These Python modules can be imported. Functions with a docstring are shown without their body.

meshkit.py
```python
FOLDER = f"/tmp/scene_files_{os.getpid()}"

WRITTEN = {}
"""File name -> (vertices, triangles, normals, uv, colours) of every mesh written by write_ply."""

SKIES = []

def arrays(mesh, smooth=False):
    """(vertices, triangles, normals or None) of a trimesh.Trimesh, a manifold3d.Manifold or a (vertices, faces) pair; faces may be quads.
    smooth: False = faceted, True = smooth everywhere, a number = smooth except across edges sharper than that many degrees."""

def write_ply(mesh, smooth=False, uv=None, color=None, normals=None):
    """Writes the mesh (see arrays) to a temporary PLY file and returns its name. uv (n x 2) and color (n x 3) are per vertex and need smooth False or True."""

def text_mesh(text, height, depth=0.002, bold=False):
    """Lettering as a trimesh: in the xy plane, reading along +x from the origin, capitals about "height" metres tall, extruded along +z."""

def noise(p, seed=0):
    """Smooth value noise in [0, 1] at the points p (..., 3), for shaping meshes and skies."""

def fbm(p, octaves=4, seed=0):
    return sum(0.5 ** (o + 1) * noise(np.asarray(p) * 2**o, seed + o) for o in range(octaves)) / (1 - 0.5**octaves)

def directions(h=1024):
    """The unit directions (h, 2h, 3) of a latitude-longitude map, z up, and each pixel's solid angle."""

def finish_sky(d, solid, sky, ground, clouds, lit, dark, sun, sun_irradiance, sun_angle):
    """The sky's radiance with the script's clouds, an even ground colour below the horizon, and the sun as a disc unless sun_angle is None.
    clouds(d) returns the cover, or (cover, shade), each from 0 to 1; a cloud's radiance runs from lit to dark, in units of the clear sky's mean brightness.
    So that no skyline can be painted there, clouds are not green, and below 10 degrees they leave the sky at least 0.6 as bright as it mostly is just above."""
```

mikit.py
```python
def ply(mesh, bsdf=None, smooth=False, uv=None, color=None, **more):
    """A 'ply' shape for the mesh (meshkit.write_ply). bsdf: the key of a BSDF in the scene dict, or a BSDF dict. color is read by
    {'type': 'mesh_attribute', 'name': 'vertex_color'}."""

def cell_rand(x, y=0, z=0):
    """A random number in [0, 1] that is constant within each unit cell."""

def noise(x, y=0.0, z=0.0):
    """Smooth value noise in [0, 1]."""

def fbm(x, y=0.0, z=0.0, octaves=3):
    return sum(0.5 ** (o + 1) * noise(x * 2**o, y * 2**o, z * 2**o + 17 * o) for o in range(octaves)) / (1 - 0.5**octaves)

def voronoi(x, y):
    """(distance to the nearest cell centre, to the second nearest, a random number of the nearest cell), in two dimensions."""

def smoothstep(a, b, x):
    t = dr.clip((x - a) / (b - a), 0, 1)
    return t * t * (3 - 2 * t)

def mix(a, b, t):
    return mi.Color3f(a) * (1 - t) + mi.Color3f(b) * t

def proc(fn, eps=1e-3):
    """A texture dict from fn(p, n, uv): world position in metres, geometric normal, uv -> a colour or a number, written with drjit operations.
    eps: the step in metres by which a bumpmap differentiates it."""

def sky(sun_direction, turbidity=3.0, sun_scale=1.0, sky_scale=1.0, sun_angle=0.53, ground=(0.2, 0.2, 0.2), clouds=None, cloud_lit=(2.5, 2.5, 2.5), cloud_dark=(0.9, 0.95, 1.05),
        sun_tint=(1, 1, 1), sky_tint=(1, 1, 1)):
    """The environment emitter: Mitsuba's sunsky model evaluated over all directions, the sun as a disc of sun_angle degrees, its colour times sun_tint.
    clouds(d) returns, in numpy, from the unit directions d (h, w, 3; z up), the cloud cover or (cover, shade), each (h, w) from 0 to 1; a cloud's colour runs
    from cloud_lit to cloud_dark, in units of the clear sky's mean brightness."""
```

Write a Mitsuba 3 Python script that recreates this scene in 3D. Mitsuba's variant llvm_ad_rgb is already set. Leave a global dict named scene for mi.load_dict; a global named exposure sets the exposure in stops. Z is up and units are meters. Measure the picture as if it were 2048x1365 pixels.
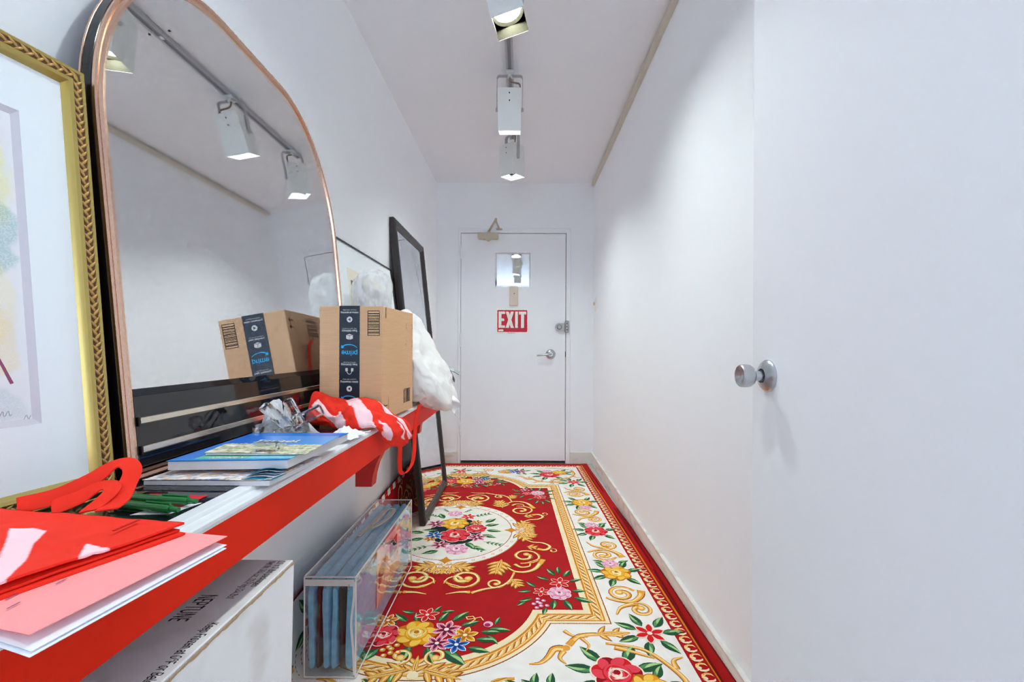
import math, random
import numpy as np, trimesh, drjit as dr, mitsuba as mi, mikit, meshkit
from shapely.geometry import Polygon, Point, LineString, box as sbox
from shapely.ops import unary_union
from shapely import affinity

# ------------------------------------------------------------------ camera, light, exposure
T = mi.ScalarTransform4f
exposure = 0.0
ROLL = math.radians(0.25)
scene, labels = {'type': 'scene'}, {}
scene['camera'] = {
    'type': 'perspective', 'fov': 2 * math.degrees(math.atan(1024 / 910)), 'fov_axis': 'x', 'near_clip': 0.02, 'far_clip': 60.0,
    'principal_point_offset_x': -18 / 2048, 'principal_point_offset_y': -14.5 / 1365,
    'to_world': T().look_at(origin=[0, 0, 1.03], target=[0, 1, 1.03], up=[-math.sin(ROLL), 0, math.cos(ROLL)])}
LAMP = [300.0 * c for c in (0.87, 0.99, 0.96)]          # the spot lamps, lens radiance
WINDOW = [4.6 * c for c in (0.78, 0.98, 1.22)]        # daylight through the frosted window at the hall's back end

# ------------------------------------------------------------------ helpers
def lin(rgb):
    c = np.asarray(rgb, float) / 255
    return np.where(c <= 0.04045, c / 12.92, ((c + 0.055) / 1.055) ** 2.4)

def col(*rgb):
    return {'type': 'rgb', 'value': [float(v) for v in lin(rgb)]}

def parts(parent, name, meshes, m, **k):
    return [part(parent, name, q, m, **k) for q in meshes]

def mat(key, rgb, rough=0.5, spec=0.5, metal=0.0, bump=None, **kw):
    base = rgb if isinstance(rgb, dict) else col(*rgb)
    b = {'type': 'principled', 'base_color': base, 'roughness': rough, 'specular': spec, **kw}
    if metal:
        b['metallic'] = metal
    if bump:
        b = {'type': 'bumpmap', 'tex': mikit.proc(bump[0], eps=bump[2]), 'scale': bump[1], 'bsdf': b}
        b['arbitrary'] = b.pop('tex')
    scene[key] = {'type': 'twosided', 'bsdf': b}
    return key

def numbered(key):
    if key not in used:
        used.add(key); return key
    k = 1
    while f'{key}_{k:03d}' in used:
        k += 1
    used.add(f'{key}_{k:03d}')
    return f'{key}_{k:03d}'

used = set()

def thing(name, label, cat, group=None):
    key = numbered(name)
    labels[key] = {'label': label, 'category': cat}
    if group:
        labels[key]['group'] = group
    return key

def part(parent, name, mesh, m, smooth=False, label=None, kind=None, color=None, **more):
    key = numbered(f'{parent}__{name}')
    scene[key] = mikit.ply(mesh, m, smooth=smooth, color=color, **more)
    if label or kind:
        labels[key] = {}
        if label: labels[key]['label'] = label
        if kind: labels[key]['kind'] = kind
    return key

def single(name, label, cat, mesh, m, smooth=False, group=None, color=None):
    key = thing(name, label, cat, group)
    scene[key] = mikit.ply(mesh, m, smooth=smooth, color=color)
    return key

def struct(name, mesh, m, label=None, smooth=False):
    key = numbered(name)
    scene[key] = mikit.ply(mesh, m, smooth=smooth)
    labels[key] = {'kind': 'structure'}
    if label: labels[key]['label'] = label
    return key

cat_ = trimesh.util.concatenate
V = lambda *a: np.array(a, float)
unit = lambda v: np.asarray(v, float) / np.linalg.norm(v)

def bx(x0, x1, y0, y1, z0, z1, b=0.0):
    c = V((x0 + x1) / 2, (y0 + y1) / 2, (z0 + z1) / 2); h = V(x1 - x0, y1 - y0, z1 - z0) / 2
    if b <= 0:
        m = trimesh.creation.box(2 * h); m.apply_translation(c); return m
    b = min(b, h.min() * 0.9); pts = []
    for s in np.ndindex(2, 2, 2):
        s = np.array(s) * 2 - 1
        for k in range(3):
            q = s * (h - b); q[k] = s[k] * h[k]; pts.append(q)
    m = trimesh.convex.convex_hull(np.array(pts)); m.apply_translation(c); return m

def frame(o, eu, ev, en=None):
    en = np.cross(eu, ev) if en is None else en
    M = np.eye(4); M[:3, 0], M[:3, 1], M[:3, 2], M[:3, 3] = eu, ev, en, o
    return M

def moved(mesh, M):
    m = mesh.copy(); m.apply_transform(M); return m

def axes(d, up=(0, 0, 1)):
    d = unit(d); up = np.asarray(up, float)
    if abs(d @ unit(up)) > 0.99: up = V(0, 1, 0)
    x = unit(np.cross(up, d)); return x, np.cross(d, x), d

def tube(pts, r, n=8, flat=None):
    """round (or, with flat=(w,t,up), rectangular) section along a polyline, closed ends"""
    p = np.asarray(pts, float); t = np.gradient(p, axis=0); t /= np.linalg.norm(t, axis=1, keepdims=True) + 1e-12
    if flat:
        w, th, up = flat; ring = V(w, th, w, -th, -w, -th, -w, th).reshape(4, 2) / 2; n = 4
        a = np.cross(t, np.broadcast_to(np.asarray(up, float), t.shape)); a /= np.linalg.norm(a, axis=1, keepdims=True) + 1e-12
        b = np.cross(a, t); R = np.ones(len(p))
    else:
        ang = np.arange(n) * 2 * np.pi / n; ring = np.stack([np.cos(ang), np.sin(ang)], 1)
        a0 = np.cross(t[0], V(0, 0, 1) if abs(t[0, 2]) < 0.9 else V(1, 0, 0)); a = []
        for k in range(len(p)):
            a0 = unit(a0 - t[k] * (a0 @ t[k])); a.append(a0)
        a = np.array(a); b = np.cross(t, a); R = np.broadcast_to(r, (len(p),))
    v = (p[:, None] + R[:, None, None] * (ring[None, :, :1] * a[:, None] + ring[None, :, 1:] * b[:, None])).reshape(-1, 3)
    f = []
    for i in range(len(p) - 1):
        for j in range(n):
            q = [i * n + j, i * n + (j + 1) % n, (i + 1) * n + (j + 1) % n, (i + 1) * n + j]
            f += [[q[0], q[1], q[2]], [q[0], q[2], q[3]]]
    for j in range(1, n - 1):
        f += [[0, j + 1, j], [(len(p) - 1) * n, (len(p) - 1) * n + j, (len(p) - 1) * n + j + 1]]
    m = trimesh.Trimesh(v, f, process=False)
    m.fix_normals(); return m

def spline(ctrl, n=40):
    """Catmull-Rom through the control points"""
    c = np.asarray(ctrl, float); c = np.vstack([2 * c[0] - c[1], c, 2 * c[-1] - c[-2]])
    u = np.linspace(0, len(c) - 3 - 1e-9, n); i = u.astype(int); t = (u - i)[:, None]
    p0, p1, p2, p3 = c[i], c[i + 1], c[i + 2], c[i + 3]
    return 0.5 * (2 * p1 + (p2 - p0) * t + (2 * p0 - 5 * p1 + 4 * p2 - p3) * t ** 2 + (3 * p1 - p0 - 3 * p2 + p3) * t ** 3)

def grid_faces(m, n, closed=False):
    i, j = np.meshgrid(np.arange(m - 1), np.arange(n if closed else n - 1), indexing='ij')
    q = np.stack([i * n + j, i * n + (j + 1) % n, (i + 1) * n + (j + 1) % n, (i + 1) * n + j], -1).reshape(-1, 4)
    return np.vstack([q[:, [0, 1, 2]], q[:, [0, 2, 3]]])

def sheet(g, th=0.0):
    """a grid of points (m,n,3) as a sheet; th > 0 gives it a closed thickness"""
    m, n = g.shape[:2]; f = grid_faces(m, n); v = g.reshape(-1, 3)
    if not th:
        return trimesh.Trimesh(v, f, process=False)
    s = trimesh.Trimesh(v, f, process=False); w = v - s.vertex_normals * th; k = len(v)
    edge = list(range(n)) + [i * n + n - 1 for i in range(1, m)] + [(m - 1) * n + j for j in range(n - 2, -1, -1)] + [i * n for i in range(m - 2, 0, -1)]
    rim = []
    for a, b in zip(edge, edge[1:] + edge[:1]):
        rim += [[a, a + k, b + k], [a, b + k, b]]
    return trimesh.Trimesh(np.vstack([v, w]), np.vstack([f, f[:, ::-1] + k, rim]), process=False)

def lathe(prof, n=32):
    """(radius, height) profile about z"""
    p = np.asarray(prof, float); a = np.arange(n) * 2 * np.pi / n
    v = np.stack([p[:, None, 0] * np.cos(a), p[:, None, 0] * np.sin(a), np.broadcast_to(p[:, None, 1], (len(p), n))], -1).reshape(-1, 3)
    m = trimesh.Trimesh(v, grid_faces(len(p), n, True), process=True); m.update_faces(m.nondegenerate_faces()); m.fix_normals(); return m

def prism(poly, h, M=None):
    gs = getattr(poly, 'geoms', [poly])
    m = cat_([trimesh.creation.extrude_polygon(g, h, engine='earcut') for g in gs if g.area > 1e-10])
    return moved(m, M) if M is not None else m

def text_w(s, width, M, depth=0.0004, bold=False, height=None):
    """lettering fitted to a width, standing on its baseline's middle at M's origin"""
    m = meshkit.text_mesh(s, 1.0, 1.0, bold); e = m.extents; c = m.bounds
    k = width / e[0]; ky = k if height is None else height
    m.apply_translation([-(c[0, 0] + c[1, 0]) / 2, 0, 0]); m.apply_scale([k, ky, depth]); return moved(m, M)

def rect_frame(w, h, prof):
    """a mitred frame: prof = closed polygon of (inset from the outer edge, height); w x h outer size, in the xy plane"""
    v, k = [], len(prof)
    for sx, sy in ((-1, -1), (1, -1), (1, 1), (-1, 1)):
        v += [[sx * (w / 2 - i), sy * (h / 2 - i), z] for i, z in prof]
    f = []
    for c in range(4):
        for j in range(k):
            q = [c * k + j, c * k + (j + 1) % k, ((c + 1) % 4) * k + (j + 1) % k, ((c + 1) % 4) * k + j]
            f += [[q[0], q[1], q[2]], [q[0], q[2], q[3]]]
    m = trimesh.Trimesh(np.array(v), f, process=False); m.fix_normals(); return m

def loop_frame(outline, prof):
    """the same round any closed outline (n,2), counter-clockwise"""
    o = np.asarray(outline, float); t = np.roll(o, -1, 0) - np.roll(o, 1, 0); t /= np.linalg.norm(t, axis=1, keepdims=True)
    inn = np.stack([-t[:, 1], t[:, 0]], 1); g = np.stack([np.concatenate([o + inn * i, np.full((len(o), 1), z)], 1) for i, z in prof], 1)
    g = np.concatenate([g, g[:1]]); m = trimesh.Trimesh(g.reshape(-1, 3), grid_faces(len(g), len(prof), True), process=True); m.fix_normals(); return m

def blob(outline, depth, rings=14, power=2.2, base=0.0, noise=None):
    """a cushion over a star-shaped outline (n,2): front and back bulge by depth/2"""
    o = np.asarray(outline, float); c = o.mean(0); n = len(o); rr = np.sin(np.linspace(0, 1, rings + 1)[1:] * np.pi / 2)
    v = []
    for s in (1, -1):
        lay = [np.append(c, s * depth / 2)]
        for r in rr:
            z = s * depth / 2 * (1 - r ** power) ** (1 / power) if r < 1 else 0.0
            lay += [np.append(c + (q - c) * r, z) for q in o]
        v.append(np.array(lay))
    f = []
    for s in (0, 1):
        off = s * (1 + rings * n)
        for j in range(n):
            t = [off, off + 1 + j, off + 1 + (j + 1) % n]; f.append(t if s == 0 else t[::-1])
        g = grid_faces(rings, n, True) + off + 1; f += (g[:, ::-1] if s == 0 else g).tolist()
    m = trimesh.Trimesh(np.vstack(v), f, process=False); m.merge_vertices(); m.fix_normals(); return m

def resample(pts, n):
    p = np.vstack([pts, pts[:1]]); d = np.concatenate([[0], np.cumsum(np.linalg.norm(np.diff(p, axis=0), axis=1))])
    u = np.linspace(0, d[-1], n, endpoint=False); return np.stack([np.interp(u, d, p[:, k]) for k in range(p.shape[1])], 1)

def smooth_loop(pts, n):
    p = np.asarray(pts, float); c = np.vstack([p[-2:], p, p[:3]]); s = spline(c, 40 * len(c))
    k = 40 * len(c) / (len(c) - 1); return resample(s[int(2 * k):int((2 + len(p)) * k)], n)

def disc(r, n=32):
    a = np.arange(n) * 2 * np.pi / n; v = np.vstack([[[0, 0, 0]], np.stack([r * np.cos(a), r * np.sin(a), 0 * a], 1)])
    return trimesh.Trimesh(v, [[0, 1 + j, 1 + (j + 1) % n] for j in range(n)], process=False)

def cyl(p0, p1, r, n=20):
    p0, p1 = np.asarray(p0, float), np.asarray(p1, float); return tube(np.linspace(p0, p1, 2), r, n)

# ------------------------------------------------------------------ materials
def wall_bump(p, n, uv):
    return mikit.fbm(p.x * 160, p.y * 160, p.z * 160, 2)
mat('wall_paint', (241, 242, 245), 0.55, 0.3, bump=(wall_bump, 0.0004, 0.002))
mat('ceiling_paint', (238, 237, 239), 0.7, 0.2)
mat('door_paint', (239, 239, 243), 0.6, 0.25)
mat('near_door_paint', (233, 232, 235), 0.6, 0.25)
mat('trim_paint', (232, 230, 232), 0.4, 0.4)
def base_col(p, n, uv):
    d = mikit.smoothstep(0.52, 0.72, mikit.fbm(p.x * 14, p.y * 14, p.z * 30, 3))
    return mikit.mix(lin((226, 224, 218)).tolist(), lin((196, 192, 182)).tolist(), d * 0.6)
mat('base_paint', mikit.proc(base_col), 0.4, 0.4)
def floor_col(p, n, uv):
    return mikit.mix(lin((196, 198, 190)).tolist(), lin((170, 172, 166)).tolist(), mikit.fbm(p.x * 9, p.y * 9, 0, 3))
mat('floor_tile', mikit.proc(floor_col), 0.35, 0.4)
mat('rail_metal', (205, 196, 180), 0.45, 0.4)
mat('lamp_white', (225, 226, 222), 0.45, 0.4)
mat('lamp_inner', (22, 20, 14), 0.8, 0.02)
mat('lamp_inner_white', (58, 60, 60), 0.8, 0.02)
mat('track_grey', (172, 172, 176), 0.4, 0.5)
mat('dark_slot', (138, 136, 140), 0.6, 0.3)
mat('cord_brown', (140, 122, 112), 0.6, 0.3)
mat('screw_dark', (45, 44, 44), 0.4, 0.5, 0.5)
mat('beige_plastic', (214, 196, 178), 0.45, 0.4)
mat('closer_paint', (190, 178, 156), 0.4, 0.5, 0.3)
mat('steel', (196, 198, 202), 0.28, 0.5, 1.0)
mat('lock_metal', (150, 146, 142), 0.35, 0.5, 1.0)
mat('sign_red', (190, 14, 44), 0.4, 0.4)
mat('sign_white', (238, 232, 222), 0.5, 0.4)
mat('red_paint', (226, 36, 8), 0.5, 0.12)
mat('bracket_red', (184, 24, 16), 0.35, 0.45)
mat('edge_white', (226, 228, 230), 0.3, 0.5)
mat('black_gloss', (12, 14, 20), 0.03, 0.6, clearcoat=0.6, clearcoat_gloss=0.98)
mat('black_lacquer', (8, 9, 13), 0.12, 0.5)
scene['mirror_glass'] = {'type': 'twosided', 'bsdf': {'type': 'conductor', 'material': 'none', 'specular_reflectance': {'type': 'rgb', 'value': [0.88, 0.90, 0.91]}}}
scene['chrome'] = {'type': 'twosided', 'bsdf': {'type': 'roughconductor', 'material': 'none', 'alpha': 0.06, 'specular_reflectance': {'type': 'rgb', 'value': [0.78, 0.72, 0.62]}}}
scene['copper'] = {'type': 'twosided', 'bsdf': {'type': 'roughconductor', 'material': 'none', 'alpha': 0.12, 'specular_reflectance': {'type': 'rgb', 'value': [0.82, 0.52, 0.38]}}}
mat('gold_leaf', (184, 160, 90), 0.3, 0.5, 0.6)
mat('gold_carved', (186, 146, 84), 0.4, 0.5, 0.5)
mat('carved_ground', (92, 62, 46), 0.6, 0.3)
mat('mat_board', (234, 238, 240), 0.7, 0.2)
mat('mat_bevel', (205, 200, 206), 0.7, 0.2)
mat('thin_black', (22, 24, 28), 0.3, 0.5)
mat('espresso', (44, 38, 38), 0.35, 0.45)
mat('espresso_side', (66, 44, 40), 0.5, 0.4)
def card_col(p, n, uv):
    return mikit.mix(lin((216, 172, 132)).tolist(), lin((202, 158, 119)).tolist(), mikit.noise(p.x * 30, p.y * 30, p.z * 420) * 0.7 + 0.3 * mikit.fbm(p.x * 8, p.y * 8, p.z * 8, 3))
mat('cardboard', mikit.proc(card_col), 0.7, 0.2)
mat('tape_navy', (24, 32, 46), 0.28, 0.5)
mat('print_cyan', (40, 168, 220), 0.45, 0.3)
mat('print_light', (206, 202, 196), 0.5, 0.3)
mat('print_black', (38, 32, 30), 0.6, 0.2)
def carton_col(p, n, uv):
    d = mikit.smoothstep(0.55, 0.8, mikit.fbm(p.x * 11, p.y * 11, p.z * 11, 4))
    return mikit.mix(lin((236, 233, 232)).tolist(), lin((208, 198, 192)).tolist(), d * 0.55)
mat('carton_white', mikit.proc(carton_col), 0.55, 0.3)
mat('carton_core', (176, 146, 110), 0.8, 0.1)
mat('tape_clear', (226, 214, 206), 0.15, 0.5)
mat('tote_red', (236, 50, 34), 0.8, 0.15, sheen=0.4)
scene['tote_print'] = {'type': 'twosided', 'bsdf': {'type': 'principled', 'base_color': {'type': 'mesh_attribute', 'name': 'vertex_color'}, 'roughness': 0.75, 'specular': 0.15, 'sheen': 0.3}}
mat('tote_pale', (250, 206, 212), 0.8, 0.15)
mat('paper_pink', (252, 158, 156), 0.7, 0.2)
mat('paper_white', (240, 241, 246), 0.7, 0.2)
mat('pen_green', (10, 104, 44), 0.15, 0.6, clearcoat=0.5)
mat('card_red', (206, 26, 34), 0.4, 0.4)
scene['glossy_print'] = {'type': 'twosided', 'bsdf': {'type': 'principled', 'base_color': {'type': 'mesh_attribute', 'name': 'vertex_color'}, 'roughness': 0.2, 'specular': 0.5}}
mat('page_edge', (208, 204, 206), 0.7, 0.2)
scene['clear_crystal'] = {'type': 'dielectric', 'int_ior': 1.5, 'ext_ior': 1.0}
def film_haze(p, n, uv):
    return 0.34 + 0.58 * mikit.smoothstep(0.40, 0.72, mikit.fbm(p.x * 30, p.y * 30, p.z * 15, 3))
scene['film_hazy'] = {'type': 'blendbsdf', 'weight': mikit.proc(film_haze), 'bsdf_0': {'type': 'thindielectric', 'int_ior': 1.4},
    'bsdf_1': {'type': 'principledthin', 'base_color': col(250, 251, 252), 'roughness': 0.3, 'spec_trans': 0.0, 'diff_trans': 0.9, 'eta': 1.35}}
scene['film_milky'] = {'type': 'blendbsdf', 'weight': 0.85, 'bsdf_0': {'type': 'thindielectric', 'int_ior': 1.4},
    'bsdf_1': {'type': 'principledthin', 'base_color': col(250, 251, 252), 'roughness': 0.3, 'spec_trans': 0.0, 'diff_trans': 0.7, 'eta': 1.35}}
scene['film_clear'] = {'type': 'thindielectric', 'int_ior': 1.6}
def bag_bump(p, n, uv):
    return 1 - dr.abs(2 * mikit.fbm(p.x * 42 + p.z * 11, p.y * 30, p.z * 24, 3) - 1)
mat('bag_white', (230, 226, 222), 0.3, 0.4, bump=(bag_bump, 0.004, 0.002))
mat('strap_grey', (92, 94, 98), 0.25, 0.5, 0.5)
def quilt_col(p, n, uv):
    return mikit.mix(lin((138, 198, 226)).tolist(), lin((114, 174, 204)).tolist(), mikit.fbm(p.x * 60, p.y * 60, p.z * 60, 2))
mat('quilt_blue', mikit.proc(quilt_col), 0.9, 0.1, sheen=0.6)
mat('quilt_brown', (72, 52, 48), 0.9, 0.1, sheen=0.4)
mat('piping_white', (226, 220, 216), 0.4, 0.4)
mat('handle_beige', (206, 196, 180), 0.5, 0.4)
def insert_col(p, n, uv):
    return mikit.mix(lin((226, 190, 176)).tolist(), lin((196, 158, 150)).tolist(), mikit.smoothstep(0.4, 0.7, mikit.fbm(p.x * 20, p.y * 20, p.z * 20, 3)))
mat('insert_card', mikit.proc(insert_col), 0.6, 0.2)
mat('insert_photo', (150, 92, 88), 0.6, 0.2)
def pile(p, n, uv):
    return mikit.fbm(p.x * 420, p.y * 420, p.z * 420, 2)
scene['rug_pile'] = {'type': 'twosided', 'bsdf': {'type': 'bumpmap', 'arbitrary': mikit.proc(pile, eps=0.001), 'scale': 0.0012,
    'bsdf': {'type': 'principled', 'base_color': {'type': 'mesh_attribute', 'name': 'vertex_color'}, 'roughness': 0.85, 'specular': 0.15, 'sheen': 0.3}}}
mat('rug_back', (120, 22, 24), 0.95, 0.1)

# ------------------------------------------------------------------ the setting
XL, XR, YE, ZC = -0.758, 0.645, 4.06, 2.505
struct('floor', bx(-1.2, 1.2, -3.2, 4.4, -0.06, 0.0), 'floor_tile')
struct('ceiling', bx(-1.2, 1.2, -3.2, 4.4, ZC, ZC + 0.06), 'ceiling_paint')
struct('wall_left', bx(XL - 0.1, XL, -3.2, 4.2, 0, ZC), 'wall_paint')
struct('wall_right', bx(XR, XR + 0.1, 0.2, 4.2, 0, ZC), 'wall_paint')
struct('wall_right_near', bx(0.535, XR + 0.1, -3.2, 0.25, 0, ZC), 'wall_paint')
struct('wall_back', bx(XL - 0.1, XR + 0.1, -2.9, -2.8, 0, ZC), 'wall_paint')
struct('wall_end', cat_([bx(XL - 0.1, -0.546, YE, YE + 0.12, 0, ZC), bx(0.405, XR + 0.1, YE, YE + 0.12, 0, ZC), bx(-0.546, 0.405, YE, YE + 0.12, 2.06, ZC)]), 'wall_paint')
struct('baseboard_right', cat_([bx(XR - 0.014, XR, 0.25, YE - 0.014, 0, 0.104, 0.003), bx(XR - 0.018, XR, 0.25, YE - 0.014, 0.098, 0.106, 0.003)]), 'base_paint')
struct('baseboard_end', bx(0.44, XR, YE - 0.014, YE, 0, 0.106, 0.003), 'base_paint')
struct('baseboard_end', bx(XL, -0.563, YE - 0.014, YE, 0, 0.106, 0.003), 'base_paint')
struct('baseboard_left', bx(XL, XL + 0.012, -2.8, YE - 0.014, 0, 0.1, 0.003), 'base_paint')
struct('trim_1', cat_([bx(XR - 0.024, XR, 2.62, 4.028, 2.468, 2.489, 0.002), bx(XR - 0.024, XR, 0.25, 2.617, 2.468, 2.489, 0.002), bx(XR - 0.0255, XR - 0.02, 0.25, 4.026, 2.4765, 2.4805)]), 'rail_metal', 'thin beige metal rail running along the top of the right wall')
struct('trim_2', cat_([bx(-0.562, -0.539, 4.045, YE + 0.1, 0, 2.098, 0.003), bx(0.4, 0.439, 4.045, YE + 0.1, 0, 2.098, 0.003), bx(-0.562, 0.439, 4.045, YE + 0.1, 2.056, 2.098, 0.003)]), 'door_paint', 'white painted metal door frame in the end wall')

# exit door with its hardware
D1 = struct('door_1', bx(-0.5365, 0.3955, 4.05, 4.094, 0.028, 2.051, 0.002), 'door_paint', 'white flush exit door in the end wall')
for z0, z1 in ((1.82, 1.94), (1.041, 1.161), (0.258, 0.365)):
    n = 5; h = (z1 - z0) / n
    part(D1, 'hinge', cat_([cyl((-0.5385, 4.041, z0 + k * h + 0.001), (-0.5385, 4.041, z0 + (k + 1) * h - 0.001), 0.0085, 12) for k in range(n)] + [bx(-0.5365, -0.512, 4.047, 4.051, z0, z1)]), 'door_paint', smooth=40)
cl = sbox(-0.387, 1.992, -0.204, 2.046).buffer(-0.012).buffer(0.012).union(Polygon([(-0.325, 1.996), (-0.30, 1.978), (-0.286, 1.978), (-0.262, 1.996)]))
DC = part(D1, 'door_closer', cat_([prism(cl, 0.05, frame(V(0, 4.05, 0), V(1, 0, 0), V(0, 0, 1))), cyl((-0.29, 4.02, 2.04), (-0.29, 4.02, 2.062), 0.012), bx(-0.352, -0.33, 3.9985, 4.001, 2.006, 2.010)]), 'closer_paint', label='beige door closer box')
part(DC, 'arm', cat_([tube([(-0.29, 4.02, 2.062), (-0.222, 3.93, 2.14)], 0, flat=(0.02, 0.006, (0, 0, 1))), cyl((-0.222, 3.93, 2.128), (-0.222, 3.93, 2.152), 0.01), tube([(-0.222, 3.93, 2.132), (-0.196, 4.03, 2.085)], 0, flat=(0.014, 0.006, (0, 0, 1))), bx(-0.222, -0.17, 4.015, 4.046, 2.079, 2.091, 0.002)]), 'closer_paint')
MR = frame(V(0.263, 4.05, 0.978), V(-1, 0, 0), V(0, 0, 1), V(0, -1, 0))
LV = part(D1, 'lever_handle', moved(lathe([(0.0, 0.024), (0.018, 0.024), (0.024, 0.017), (0.036, 0.014), (0.043, 0.006), (0.043, 0)], 32), MR), 'steel', smooth=35, label='satin chrome lever handle')
part(LV, 'lever', moved(tube(spline([(0, 0, 0.01), (0, 0, 0.05), (0.02, 0.0, 0.062), (0.07, -0.006, 0.06), (0.122, -0.012, 0.052)], 24), np.linspace(0.012, 0.007, 24), 12), MR), 'steel', smooth=50)
lk = Point(0.337, 1.219).buffer(0.035, 16).union(sbox(0.337, 1.186, 0.386, 1.252))
RL = part(D1, 'rim_lock', prism(lk, 0.03, frame(V(0, 4.05, 0), V(1, 0, 0), V(0, 0, 1))), 'lock_metal', label='worn grey rim lock')
part(RL, 'thumb_turn', moved(lathe([(0, 0.022), (0.016, 0.022), (0.02, 0.016), (0.022, 0)], 24), frame(V(0.337, 4.02, 1.219), V(-1, 0, 0), V(0, 0, 1), V(0, -1, 0))), 'lock_metal', smooth=35)
part(RL, 'keeper', cat_([bx(0.388, 0.422, 4.012, 4.046, 1.172, 1.274, 0.004)]), 'lock_metal')
for z in (1.195, 1.222, 1.25):
    part(RL, 'screw', cyl((0.405, 4.013, z), (0.405, 4.0095, z), 0.006, 10), 'screw_dark')
part(D1, 'latch_plate', bx(0.392, 0.3975, 4.0485, 4.052, 0.955, 1.0), 'screw_dark')

t = thing('mirror_tile', 'small square mirror on the upper part of the exit door', 'mirror')
x0, x1, z0, z1 = -0.231, 0.082, 1.573, 1.879
ML = frame(V((x0 + x1) / 2, 4.05, (z0 + z1) / 2), V(1, 0, 0), V(0, 0, 1))
part(t, 'glass', moved(bx(-(x1 - x0) / 2 + 0.013, (x1 - x0) / 2 - 0.013, -(z1 - z0) / 2 + 0.013, (z1 - z0) / 2 - 0.013, 0.0, 0.006), ML), 'mirror_glass')
part(t, 'bevel', moved(rect_frame(x1 - x0, z1 - z0, [(0, 0), (0, 0.0025), (0.013, 0.006), (0.013, 0)]), ML), 'mirror_glass')
t = thing('chime_box', 'narrow beige plastic box on the exit door between the mirror and the red sign', 'door chime')
part(t, 'cover', bx(-0.105, -0.028, 4.028, 4.05, 1.408, 1.574, 0.004), 'beige_plastic')
part(t, 'button', cyl((-0.063, 4.0285, 1.514), (-0.063, 4.0265, 1.514), 0.004, 12), 'screw_dark')
t = thing('exit_sign', 'red and white EXIT sign stuck on the exit door', 'sign')
part(t, 'plate', bx(-0.224, 0.066, 4.047, 4.05, 1.159, 1.381, 0.001), 'sign_white')
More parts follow.
